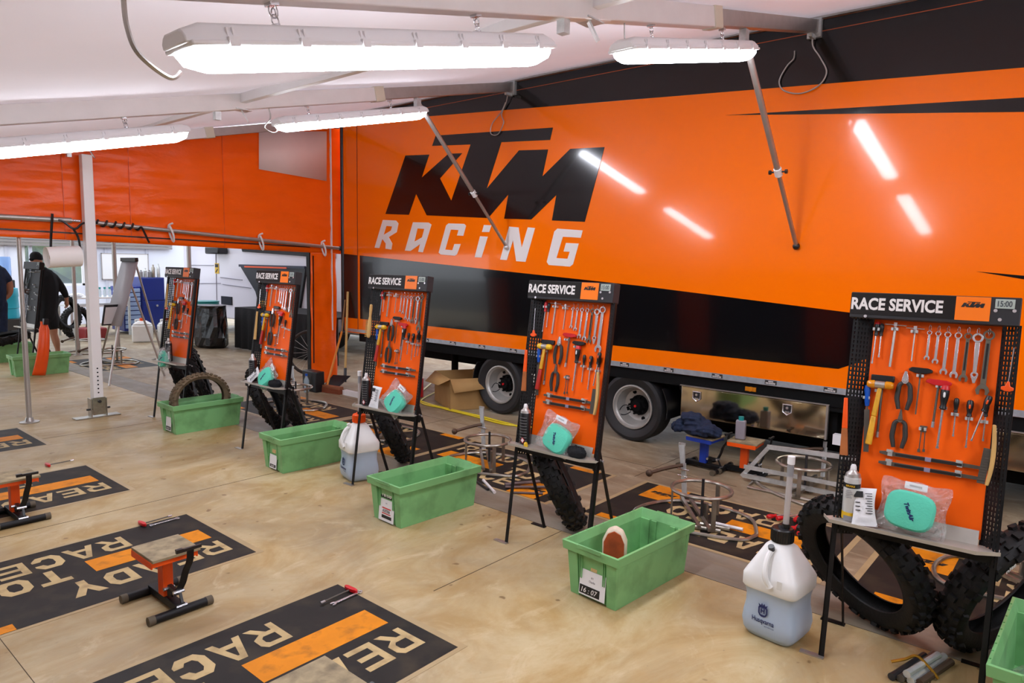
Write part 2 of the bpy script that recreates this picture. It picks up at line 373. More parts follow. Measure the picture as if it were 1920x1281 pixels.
# ---- cable loops by the beam ends
def loop(name, pts, r, m, label, cat): return tag(MB().tube(smooth_path(pts), r, 6).build(name, m), label, cat)
def smooth_path(P, k=8, closed=False):
    P = [Vector(p) for p in P]; n = len(P); out = []
    for i in range(n if closed else n-1):
        a, b, c, d = (P[(i-1) % n] if closed or i else P[0]), P[i], P[(i+1) % n], (P[(i+2) % n] if closed or i < n-2 else P[-1])
        for j in range(k):
            t = j/k; out.append(.5*((2*b)+(c-a)*t+(2*a-5*b+4*c-d)*t*t+(3*b-a-3*c+d)*t**3))
    if not closed: out.append(P[-1])
    return out
loop('cable_loop', [(-1.826,5.57,3.43),(-1.83,5.59,3.34),(-1.77,5.60,3.24),(-1.72,5.60,3.13),(-1.77,5.60,3.04),(-1.90,5.60,3.0),(-2.03,5.60,3.04),(-2.07,5.60,3.12),(-2.02,5.60,3.22),(-1.97,5.60,3.27),(-1.97,5.61,3.33)], .006, M_ALU, 'pale cable loop hanging on the black band at upper right', 'cable')
loop('cable_loop', [(-4.86,5.57,3.43),(-4.90,5.59,3.33),(-4.97,5.60,3.22),(-4.94,5.60,3.13),(-5.02,5.60,3.02),(-5.12,5.60,3.04),(-5.10,5.60,3.14),(-4.98,5.6,3.24),(-4.91,5.59,3.33)], .005, M_ALU, 'thin cable loop hanging above the top bar of the big logo', 'cable')

# ---- LED battens
def make_lamp():
    t = bpy.data.objects.new('tube_light', None); COL.objects.link(t); L = 1.53
    def hull(prof, ends):  # prof (halfwidth,z); ends: inset per ring
        b = MB(); vs = []; n = len(prof)
        return b
    b = MB()   # housing: stepped trough with chamfered ends
    ys = [(-L/2, .7), (-L/2+.05, 1), (L/2-.05, 1), (L/2, .7)]
    prof = [(-.073, 0), (-.073, .016), (-.060, .040), (-.045, .050), (.045, .050), (.060, .040), (.073, .016), (.073, 0)]
    vs = [(x*(.88 if k < 1 else 1), y, z*(k if z > .02 else 1)) for y, k in ys for x, z in prof]; n = 8
    b.add(vs, [(r*n+j, r*n+(j+1) % n, (r+1)*n+(j+1) % n, (r+1)*n+j) for r in range(3) for j in range(n)]+[tuple(range(n)), tuple(3*n+j for j in range(n))])
    b.box(-.078, .078, -L/2+.01, L/2-.01, -.008, .006)
    b.build('housing', M_DUTCH, t, bevel=.004)
    b = MB(); prof = [(-.068, -.002), (-.066, -.03), (-.05, -.054), (-.02, -.062), (.02, -.062), (.05, -.054), (.066, -.03), (.068, -.002)]
    ys = [(-L/2+.015, .75, .25), (-L/2+.035, .95, .75), (-L/2+.085, 1, 1), (L/2-.085, 1, 1), (L/2-.035, .95, .75), (L/2-.015, .75, .25)]
    vs = [(x*k, y, z*kz) for y, k, kz in ys for x, z in prof]
    b.add(vs, [(r*n+j, r*n+(j+1) % n, (r+1)*n+(j+1) % n, (r+1)*n+j) for r in range(5) for j in range(n)]+[tuple(range(n)), tuple(5*n+j for j in range(n))])
    b.build('diffuser', M_LAMP, t)
    for i in range(7):
        y = -L/2+.12+i*(L-.24)/6
        for s in (-1, 1):
            MB().box(s*.079-.006, s*.079+.006, y-.014, y+.014, -.012, .012).box(s*.07-.004, s*.07+.004, y-.011, y-.005, .005, .036).box(s*.07-.004, s*.07+.004, y+.005, y+.011, .005, .036).build('clip', M_DUTCH, t)
    for y in (-L*.30, L*.25):
        h = MB(); c = Vector((0, y, .05)); h.cyl(c, c+Vector((0, 0, .012)), .012)
        for z, rx, ry in ((.026, .011, .016), (.050, .010, .013)):
            h.tube([(0, y+rx*cos(a)*(1 if z < .04 else .4), .05+z*.8+ry*sin(a)) if z < .04 else (rx*cos(a), y, .05+z*.8+ry*sin(a)) for a in [i*pi/5 for i in range(10)]], .0022, 5, True)
        h.box(-.016, .016, y-.014, y+.014, .108, .122); h.tube([(0, y+.014*cos(a), .096+.02*sin(a)) for a in [i*pi/5 for i in range(10)]], .0022, 5, True)
        h.build('hanger', M_CHROME, t)
    return t
def lamp(X, y, label, grp='lit strip lamps under the awning'):
    M = TR(X, y, zb(y)-.122) @ Matrix.Rotation(math.atan(BS), 4, 'X')
    return inst('lamp', make_lamp, M, label, 'lamp', grp)
lamp(XB[2], 1.56, 'largest lit strip lamp hanging nearest the camera at top left')
lamp(XB[2], 3.64, 'lit strip lamp beside the strut at top right')
lamp(XB[1], 1.48, 'lit strip lamp cut off by the left edge of the picture')
lamp(XB[1], 3.64, 'lit strip lamp in front of the trailer corner and pale flap')
for x in XB[3:]:
    for y in (1.56, 3.64): lamp(x, y, 'lit strip lamp outside the right of the picture')
loop('lamp_cable', [(-1.826,.70,zb(.7)-.0),(-1.826,.705,2.20),(-1.826,.73,2.14),(-1.826,.80,2.10),(-1.826,.83,2.12)], .006, M_ALU, 'grey plug lead curling into the left end of the largest lamp', 'cable')
loop('lamp_cable', [(-1.826,2.92,zb(2.92)),(-1.83,2.93,zb(2.92)-.05),(-1.83,2.94,zb(2.92)-.10),(-1.83,2.93,zb(2.9)-.112)], .004, M_ALU, 'short lead dropping to the strip lamp at top right', 'cable')
loop('lamp_cable', [(-4.835,2.84,zb(2.84)),(-4.835,2.85,2.70),(-4.835,2.80,2.63),(-4.835,2.87,2.60),(-4.835,2.92,2.63)], .005, M_ALU, 'short lead curling to the lamp near the pale flap', 'cable')

# ================================================================ RACE TRAILER
TY = 5.62
def trailer():
    t = thing('race_trailer', 'orange and black race trailer with a giant logo filling the right side', 'trailer', TR(0, 0, 0))
    x0, x1 = -7.77, 5.8
    MB().box(x0, x1, TY, TY+2.5, .705, 3.53).build('body', M_TRUCK, t, bevel=.008, smooth=0)
    def plate(name, poly, m, y=.0025, parent=t):
        b = MB(); b.m = TR(0, TY-y/2, 0) @ FRONT; b.prism(poly, -y/2, y/2); return b.build(name, m, parent, smooth=0)
    zt = lambda x: 3.330+(x+5.953)*-.0662
    plate('black_roof_band', [(x0, zt(x0)), (x1, zt(x1)), (x1, 3.525), (x0, 3.525)], M_TRUCKB)
    MB().box(x0, x1, TY-.004, TY-.0025, 3.437, 3.443).build('roof_pinstripe', mat('dark_orange', '#a8481a', .4), t)
    MB().box(x0, x1, TY-.03, TY+.02, 3.528, 3.55).build('roof_rail', M_ALU, t)
    zw = lambda x: 1.753+(x+7.752)*(-.0608 if x < -3.25 else -.0644)
    plate('black_window_band', [(-7.42, .903), (-1.495, .903), (-1.36, .965), (-.95, 1.30), (-3.25, 1.479), (-7.42, 1.733)], M_TRUCKB)
    plate('black_door', [(-7.76, .903), (-7.47, .903), (-7.47, 1.735), (-7.76, 1.753)], mat('dark_maroon_gloss', '#1d0c0a', .3, bump=.3, bscale=10), .003)
    plate('black_flash', [(-2.509, 2.915), (-.496, 2.781), (x1, 2.42), (x1, 2.2), (-.489, 2.69)], M_TRUCKB)
    plate('black_flash', [(-.669, 1.664), (-.404, 1.641), (x1, 1.62), (x1, 1.30), (-.3, 1.60)], M_TRUCKB)
    lg = outline_mesh('logo', [KTMC], .004, M_TRUCKB, t, TR(0, TY-.002, 0) @ FRONT); lg['label'] = 'black three letter logo'
    R = [[(-7.112,1.834),(-6.947,2.178),(-6.695,2.164),(-6.65,2.128),(-6.681,2.023),(-6.835,1.964),(-6.766,1.883),(-6.784,1.810),(-6.896,1.820),(-6.890,1.884),(-6.957,1.942),(-7.019,1.828)],[(-6.880,2.103),(-6.766,2.093),(-6.790,2.044),(-6.935,1.991)],
     [(-6.526,1.797),(-6.380,2.135),(-6.106,2.125),(-6.057,2.100),(-6.203,1.777),(-6.286,1.783),(-6.251,1.875),(-6.426,1.792)],[(-6.301,2.060),(-6.178,2.052),(-6.218,1.954),(-6.356,1.903)],
     [(-5.771,2.107),(-5.522,2.096),(-5.492,2.075),(-5.532,1.963),(-5.631,1.968),(-5.607,2.029),(-5.732,2.036),(-5.824,1.810),(-5.704,1.802),(-5.672,1.872),(-5.572,1.872),(-5.628,1.758),(-5.665,1.740),(-5.896,1.753),(-5.930,1.774),(-5.809,2.085)],
     [(-5.217,2.077),(-5.108,2.070),(-5.137,1.999),(-5.245,2.002)],[(-5.273,1.955),(-5.159,1.949),(-5.247,1.722),(-5.351,1.725)],
     [(-4.852,2.051),(-4.722,2.040),(-4.674,1.827),(-4.596,2.038),(-4.501,2.030),(-4.617,1.682),(-4.745,1.688),(-4.794,1.909),(-4.876,1.698),(-4.972,1.702)],
     [(-4.213,2.018),(-3.906,1.995),(-3.926,1.924),(-4.143,1.937),(-4.217,1.725),(-4.078,1.719),(-4.052,1.788),(-4.128,1.791),(-4.102,1.875),(-3.948,1.868),(-4.010,1.666),(-4.047,1.642),(-4.310,1.654),(-4.337,1.685),(-4.251,1.989)]]
    outline_mesh('lettering', R, .004, M_WHITE, t, TR(0, TY-.002, 0) @ FRONT)['label'] = 'white italic lettering under the logo'
    st = MB().box(-7.05, x1, TY-.004, TY, .708, .755).build('reflective_strip', M_STRIP, t)
    MB().box(-7.74, -7.2, TY-.004, TY, .72, .76).build('reflective_strip', M_STRIP, t)
    x = -6.6; 
    while x < 2:
        pl = MB().box(x-.048, x+.048, TY-.006, TY-.004, .716, .75).build('strip_plate', M_GREYPL, t)
        b = MB()
        for k in range(7): b.box(x-.04+k*.0115, x-.033+k*.0115, TY-.007, TY-.006, .720, .733)
        b.box(x-.02, x+.02, TY-.007, TY-.006, .738, .745); b.build('strip_print', M_WHITE, pl)
        x += .46
    MB().box(-7.47, -7.462, TY-.005, TY, .76, 3.40).build('panel_joint', mat('dark_orange2', '#8a3006', .5), t)
    # underside
    MB().box(x0+.3, x1, TY+.02, TY+.09, .60, .705).box(-2.82, x1, TY+.03, TY+.10, .56, .70).box(x0+1, x1, TY+.5, TY+.62, .42, .70).box(x0+1, x1, TY+1.9, TY+2.02, .42, .70).build('chassis_rail', M_UNDER, t)
    MB().box(-2.95, 5.5, TY+.55, TY+1.9, .12, .70).box(-2.75, -1.5, TY+.1, TY+.55, .30, .62).build('underfloor_tank', M_UNDER, t)
    MB().cyl((-2.17, TY-.0, .655), (-2.17, TY+.05, .655), .02, n=12).box(-2.215, -2.125, TY+.008, TY+.028, .637, .672).build('marker_light', mat('amber_lens', '#c97a17', .25), t)
    # polished locker
    for (a, b_, z0, z1) in ((-2.80, -1.55, .335, .607), (-.78, .55, .335, .60)):
        lk = MB().box(a, b_, TY+.02, TY+.5, z0, z1).build('locker', M_MIRROR, t, bevel=.006); lk['label'] = 'polished steel locker under the trailer'
        b = MB(); b.m = TR(0, TY+.018, 0)
        b.box(a+.015, b_-.015, -.003, 0, z0+.015, z1-.012).build('locker_door', M_MIRROR, lk, bevel=.002)
        MB().box(a-.005, b_+.008, TY-.0, TY+.03, z1, z1+.008).box(b_-.012, b_+.004, TY-.0, TY+.03, z0, z1).build('locker_frame', M_ALU, lk)
        for hx in (a+.155, b_-.31) if a < -2 else (a+.3, b_-.2):
            h = MB(); zc = z1-.075; poly = [(hx-.035, zc+.035), (hx+.035, zc+.035), (hx+.035, zc-.025), (hx, zc-.05), (hx-.035, zc-.025)]
            h.tube([(p[0], TY+.008, p[1]) for p in poly], .006, 6, True); h.cyl((hx, TY+.0, zc+.01), (hx, TY+.015, zc+.01), .011); h.box(hx-.02, hx+.02, TY+.006, TY+.014, zc-.03, zc-.018)
            h.build('paddle_latch', M_CHROME, lk); MB().box(hx-.028, hx+.028, TY+.0125, TY+.014, zc-.028, zc+.030).build('latch_recess', M_GUN, lk)
    MB().box(-1.50, -1.44, TY+.0, TY+.06, .31, .39).build('junction_box', M_PAPER, t)
    # wheels
    def tyre_prof(): return [(.205, -.075), (.235, -.10), (.29, -.118), (.318, -.108), (.327, -.085), (.328, .085), (.318, .108), (.29, .118), (.235, .10), (.205, .075)]
    for X in (-4.99, -3.31):
        for Y in (TY+.14, TY+2.3):
            w = MB(); w.m = TR(X, Y, .328) @ rot('X', 90); w.lathe(tyre_prof(), 48, False); wo = w.build('wheel_tyre', M_TYRET, t)
            if Y > TY+1: continue
            r = MB(); r.m = TR(X, Y, .328) @ rot('X', 90)
            r.lathe([(.206, -.08), (.212, .085), (.212, .098), (.200, .100), (.195, .085), (.182, .07), (.178, .02), (.150, -.03), (.10, -.045), (.062, -.045)], 40, False); ro = r.build('rim', M_RIM, wo)
            k = MB(); k.m = r.m
            for a in range(4): k.cyl((.135*cos(a*pi/2+.4), .135*sin(a*pi/2+.4), -.04), (.135*cos(a*pi/2+.4), .135*sin(a*pi/2+.4), -.032), .021, n=14)
            k.build('hand_hole', M_UNDER, ro)
            h = MB(); h.m = r.m; h.lathe([(.10, -.05), (.09, -.02), (.055, 0), (.05, .03), (0, .035)], 20)
            for a in range(10): h.cyl((.083*cos(a*pi/5), .083*sin(a*pi/5), -.03), (.083*cos(a*pi/5), .083*sin(a*pi/5), .012), .011, n=6)
            h.build('hub', M_UNDER, ro)
            c = MB(); c.m = r.m; c.cyl((0, 0, .03), (0, 0, .045), .012); c.build('hub_cap', M_RED, ro)
            v = MB(); v.m = r.m; v.tube(smooth_path([(-.02, -.03, .04), (-.09, .0, .05), (-.15, -.03, .03), (-.17, -.09, .05), (-.11, -.10, .04), (-.04, -.06, .045)]), .004, 5); v.build('air_hose', M_UNDER, ro)
    for X, a0, a1 in ((-3.31, -12, 32), (-4.99, 148, 192)):
        f = MB(); n = 10; vs = []
        for i in range(n+1):
            a = RD(a0+(a1-a0)*i/n)
            for r, y in ((.375, .0), (.375, .30), (.385, .30), (.385, .0)): vs.append((X+r*cos(a), TY+.02+y, .345+r*sin(a)))
        f.add(vs, [(i*4+j, i*4+(j+1) % 4, i*4+4+(j+1) % 4, i*4+4+j) for i in range(n) for j in range(4)]+[(0, 1, 2, 3), (n*4, n*4+1, n*4+2, n*4+3)])
        f.build('mudguard', M_BLKPL, t)
    for lx, ly in ((-6.15, TY+.5), (-6.35, TY+1.9)): MB().cyl((lx, ly, 0.02), (lx, ly, .7), .045).box(lx-.13, lx+.13, ly-.12, ly+.12, 0, .02).build('landing_leg', M_UNDER, t)
    return t
trailer()

# ================================================================ END CURTAIN
CX = -7.93
def grid_sheet(name, m, ys, zlo, zhi, x0, amp, parent=None, nz=26, solid=.003, fy=1.0, fz=1.0, seed=0):
    b = MB(); n = len(ys); vs = []
    for k, y in enumerate(ys):
        for j in range(nz+1):
            z = zlo(y)+(zhi(y)-zlo(y))*j/nz
            w = amp*(sin(z*23*fz+y*3*fy+seed)+.6*sin(z*41*fz-y*5*fy+1.3*seed)+.5*sin(y*11*fy+z*4))
            vs.append((x0+w, y, z))
    b.add(vs, [(k*(nz+1)+j, (k+1)*(nz+1)+j, (k+1)*(nz+1)+j+1, k*(nz+1)+j+1) for k in range(n-1) for j in range(nz)])
    return b.build(name, m, parent, solid=solid, smooth=80)
def lins(a, b, n): return [a+(b-a)*i/n for i in range(n+1)]
ct = thing('end_curtain', 'orange tarpaulin curtain closing the far end of the awning', 'curtain', TR(0, 0, 0))
cb = lambda y: 1.825-.0195*(y-1.83)
grid_sheet('upper_sheet', M_TARP, lins(-2.6, 5.76, 92), cb, lambda y: zb(y)+.11, CX, .007, ct)
grid_sheet('side_flap', M_TARP, lins(5.20, 5.60, 14), lambda y: .01, lambda y: 1.76, CX+.012, .008, ct, nz=40, fy=3, fz=.3)
b = MB(); b.add([(CX+.016, 4.51, 3.19), (CX+.016, 5.47, 3.34), (CX+.016, 5.46, 2.70), (CX+.016, 4.50, 2.745)], [(0, 1, 2, 3)]); b.build('pale_flap', M_TARPW, ct, solid=.004)
MB().bar((CX+.012, 5.53, .72), (CX+.012, 5.53, 3.42), .03, .012).build('zip_strip', M_PAPER, ct)
MB().bar((CX+.03, 5.225, .30), (CX+.03, 5.235, 1.72), .012, .01).build('flap_zip', M_BLKPL, ct)
MB().bar((CX+.012, -2.6, cb(-2.6)+.07), (CX+.012, 5.2, cb(5.2)+.07), .01, .014).build('hem_cord', M_BLKPL, ct)
for y in (2.40, 3.02, 4.05): MB().bar((CX+.008, y, cb(y)+.01), (CX+.008, y, zb(y)+.1), .006, .006).build('seam', mat('tarp_seam', '#e2561c', .4), ct)
tag(MB().cyl((-7.80, 5.63, .70), (-7.80, 5.63, 3.45), .028).ball((-7.78, 5.62, .70), .035).build('curtain_pole', M_GUN), 'dark round pole at the trailer corner beside the curtain', 'pole')
RX = -7.86
def rod(pts, r, label):
    t = thing('curtain_rod', label, 'rod'); MB().cyl(pts[0], pts[1], r).build('tube', M_ALU, t); return t
r1 = rod([(RX, -2.2, 2.00), (RX, 2.44, 2.006)], .026, 'aluminium rod across the orange curtain left of the white post')
MB().cyl((RX, 2.43, 2.006), (RX, 2.52, 2.004), .014).build('tip', M_CHROME, r1)
r2 = rod([(RX, 2.64, 1.997), (RX, 5.62, 1.826)], .022, 'aluminium rod across the orange curtain right of the white post')
MB().cyl((RX, 2.60, 2.0), (RX, 2.66, 1.996), .014).build('tip', M_CHROME, r2); MB().ball((RX, 5.63, 1.825), .033).build('end_knob', M_BLKPL, r2)
def rz(y): return 1.997-(y-2.64)*.0574
def wrap(pts, r, m, label, cat='strap', name='strap'): return tag(MB().tube(smooth_path(pts, 5), r, 6).build(name, m), label, cat)
for y, lab in ((3.40, 'cream cord knotted on the rod right of the wrapped strap'), (4.47, 'cream cord knotted on the middle of the right rod'), (5.36, 'cream cord knotted on the rod near the trailer corner')):
    z = rz(y); wrap([(RX+.03, y-.02, z+.05), (RX+.035, y, z), (RX+.03, y+.02, z-.06), (RX, y+.03, z-.12), (RX-.03, y+.01, z-.05), (RX-.02, y-.01, z+.05), (RX+.02, y+.02, z+.08)], .011, M_PAPER, lab, 'cord', 'cord')
p = [(RX+.03, 2.66, 1.99)]
for i in range(26): a = i*pi/2.5; y = 2.66+.42*i/25; p.append((RX+.03*cos(a), y, rz(y)+.03*sin(a)))
p += [(RX+.03, 3.10, rz(3.1)-.02), (RX+.03, 3.16, rz(3.1)-.16)]
wrap(p, .011, M_BLKPL, 'black strap wound along the rod right of the white post')
wrap([(RX+.04, 2.62, 2.0), (RX+.06, 2.52, 1.98), (RX+.05, 2.47, 1.93), (RX+.04, 2.43, 1.93), (RX+.03, 2.36, 1.99), (RX+.03, 2.32, 2.0)], .011, M_BLKPL, 'black strap slung across the front of the white post')
wrap([(RX+.03, 2.27, 2.06), (RX+.03, 2.26, 1.95), (RX+.03, 2.245, 1.80), (RX+.03, 2.24, 1.68), (RX+.03, 2.245, 1.64)], .012, M_BLKPL, 'black strap holding the left end of the paper roll')
wrap([(RX+.03, 2.44, 1.93), (RX+.03, 2.48, 1.85), (RX+.03, 2.495, 1.75), (RX+.03, 2.50, 1.66)], .011, M_BLKPL, 'black strap holding the right end of the paper roll')
rl = thing('paper_roll', 'large white paper roll slung under the curtain rod', 'paper roll', TR(RX+.03, 2.345, 1.645) @ rot('X', 90) @ rot('X', 4))
MB().lathe([(.03, -.112), (.098, -.112), (.102, -.145), (.102, .145), (.098, .112), (.03, .112)], 32, False).build('paper', mat('roll_paper', '#fcfaf7', .7), rl)
MB().lathe([(.03, -.112), (.03, .112)], 16, False).build('core', M_CARD, rl)
# white square post
pt = thing('awning_post', 'white square awning post with a row of holes and a steel foot', 'post', TR(-7.83, 2.585, 0))
MB().box(-.045, .045, -.048, .048, .04, 2.66).build('upright', mat('white_post_paint', '#f2efee', .4), pt, bevel=.006)
b = MB()
for i in range(7): b.cyl((.0455, 0, .26+i*.042), (.0465, 0, .26+i*.042), .008, n=10)
b.build('pin_holes', M_UNDER, pt)
MB().box(-.06, .06, -.22, .20, 0, .012).box(-.05, .05, -.075, -.065, .012, .20).box(-.05, .05, .065, .075, .012, .20).box(.046, .052, -.06, .06, .03, .21).build('foot', M_STEEL, pt)
MB().cyl((.02, -.11, .09), (.02, .11, .09), .010).cyl((.05, 0, .17), (.075, 0, .17), .016).build('lock_pin', M_GUN, pt)
tp = thing('tent_pole', 'thin round grey pole left of the white post', 'pole', TR(-8.02, 2.03, 0))
MB().cyl((0, 0, .01), (0, 0, 1.0), .025).cyl((0, 0, .95), (0, 0, 2.4), .020).build('tube', mat('pole_grey', '#b9b4ae', .4, .5), tp)
MB().lathe([(.085, 0), (.085, .008), (.04, .014), (.03, .05)], 24).build('base_plate', M_ALU, tp)
# ================================================================ FLOOR MATS
# block letters in a 1 x 1 cell (holes are second loops)
GL = {
 'R': [[(0,0),(.24,0),(.24,.32),(.44,.32),(.74,0),(1.02,0),(.70,.35),(1,.52),(1,.84),(.84,1),(0,1)], [(.24,.49),(.66,.49),(.76,.58),(.76,.76),(.68,.83),(.24,.83)]],
 'E': [[(0,0),(1,0),(1,.18),(.25,.18),(.25,.42),(.90,.42),(.90,.59),(.25,.59),(.25,.82),(1,.82),(1,1),(0,1)]],
 'A': [[(-.06,0),(.19,0),(.27,.22),(.73,.22),(.81,0),(1.06,0),(.66,1),(.34,1)], [(.33,.40),(.67,.40),(.53,.80),(.47,.80)]],
 'D': [[(0,0),(.78,0),(1,.24),(1,.76),(.78,1),(0,1)], [(.28,.22),(.62,.22),(.72,.36),(.72,.64),(.62,.78),(.28,.78)]],
 'Y': [[(.35,0),(.65,0),(.65,.36),(1.05,1),(.72,1),(.5,.62),(.28,1),(-.05,1),(.35,.36)]],
 'T': [[(.35,0),(.65,0),(.65,.78),(1,.78),(1,1),(0,1),(0,.78),(.35,.78)]],
 'O': [[(.22,0),(.78,0),(1,.24),(1,.76),(.78,1),(.22,1),(0,.76),(0,.24)], [(.38,.22),(.62,.22),(.72,.36),(.72,.64),(.62,.78),(.38,.78),(.28,.64),(.28,.36)]],
 'C': [[(.22,0),(.78,0),(1,.24),(1,.36),(.72,.36),(.62,.22),(.38,.22),(.28,.36),(.28,.64),(.38,.78),(.62,.78),(.72,.64),(1,.64),(1,.76),(.78,1),(.22,1),(0,.76),(0,.24)]]}
def make_mat():
    # local: x along the reading direction, y up; READY row edge is y=0, other edge y=-.88; length 1.5
    t = bpy.data.objects.new('floor_mat', None); COL.objects.link(t); W, L = .88, 1.50
    MB().box(-.035, L+.035, -W-.02, .02, .0005, .0013).build('film_margin', M_MATB, t, smooth=0)
    MB().box(0, L, -W+.005, -.005, .0013, .0021).build('dark_film', M_MATD, t, smooth=0)
    cs = []
    for word, x0, yt in (('READY', .07, -.135), ('TO', .80, -.375), ('RACE', .43, -.60)):
        for i, ch in enumerate(word):
            for lp in GL[ch]: cs.append([(x0+i*.164+px*.135, yt-.185+py*.185) for px, py in lp])
    outline_mesh('lettering', cs, .0006, M_MATL, t, TR(0, 0, .0026))['label'] = 'cream block lettering'
    MB().box(.072, .692, -.56, -.385, .0021, .0028).build('orange_bar', M_MATO, t, smooth=0)
    lp = MB().box(1.14, 1.40, -.874, -.56, .0021, .0028).build('logo_panel', M_MATO, t, smooth=0); lp['label'] = 'orange panel with a black logo'
    ktm('logo', .20, M_MATD, lp, TR(1.27, -.70, .0031), .0005)
    MB().box(1.14, 1.40, -.075, -.006, .0021, .0028).build('orange_edge', M_MATO, t, smooth=0)
    return t
for (x, y, r, lab) in (
    (-1.985, 2.015, -90, 'dark lettered floor mat at the bottom edge, nearest the camera'),
    (-3.525, 1.94, -90, 'dark lettered floor mat under the orange bike lift that is fully in view'),
    (-5.155, 1.885, -90, 'dark lettered floor mat under the bike lift cut by the left edge'),
    (-6.945, 1.875, -90, 'dark lettered floor mat corner, furthest up the left edge'),
    (-1.045, 3.76, 180, 'dark lettered floor mat with red handled tools and a steel ring stand on it'),
    (.635, 3.76, 180, 'dark lettered floor mat seen through the big tyres at right'),
    (-4.345, 4.60, 0, 'dark lettered floor mat behind the second tool stand from the right'),
    (-5.905, 4.62, 0, 'dark lettered floor mat behind the middle tool stand'),
    (-6.03, 3.78, 180, 'dark lettered floor mat behind the second tool stand from the left'),
    (-10.95, 3.66, 180, 'dark floor mat beyond the curtain under the flip chart')):
    inst('mat', make_mat, TR(x, y, 0) @ rot('Z', r), lab, 'floor mat', 'race mats stuck to the floor')

# ================================================================ TOOL STANDS
LEAN = 8; PW = .58
def perf_panel(b, p0, ux, w, h, nx, nz, hw, hh):
    """sheet with nx*nz slots; p0 corner, ux unit vector across, z up"""
    cw, ch = w/nx, h/nz; p0 = Vector(p0); ux = Vector(ux)
    for i in range(nx):
        for j in range(nz):
            x0, z0 = i*cw, j*ch; cx, cz = x0+cw/2, z0+ch/2
            o = [(x0, z0), (x0+cw, z0), (x0+cw, z0+ch), (x0, z0+ch)]
            n = [(cx-hw*.5, cz-hh), (cx+hw*.5, cz-hh), (cx+hw, cz+hh), (cx-hw, cz+hh)]
            b.add([tuple(p0+ux*x+Vector((0, 0, z))) for x, z in o+n], [(0, 1, 5, 4), (1, 2, 6, 5), (2, 3, 7, 6), (3, 0, 4, 7)])
CLIPS = [(.155,1.43),(.227,1.425),(.086,1.425),(.117,1.165),(.264,1.245),(.335,1.21),(.355,1.125),(.397,1.105),(.445,1.095),(.495,1.09),(.292,1.03),(.075,1.13)]
HOOKS = [.281,.312,.345,.381,.414,.446,.482]
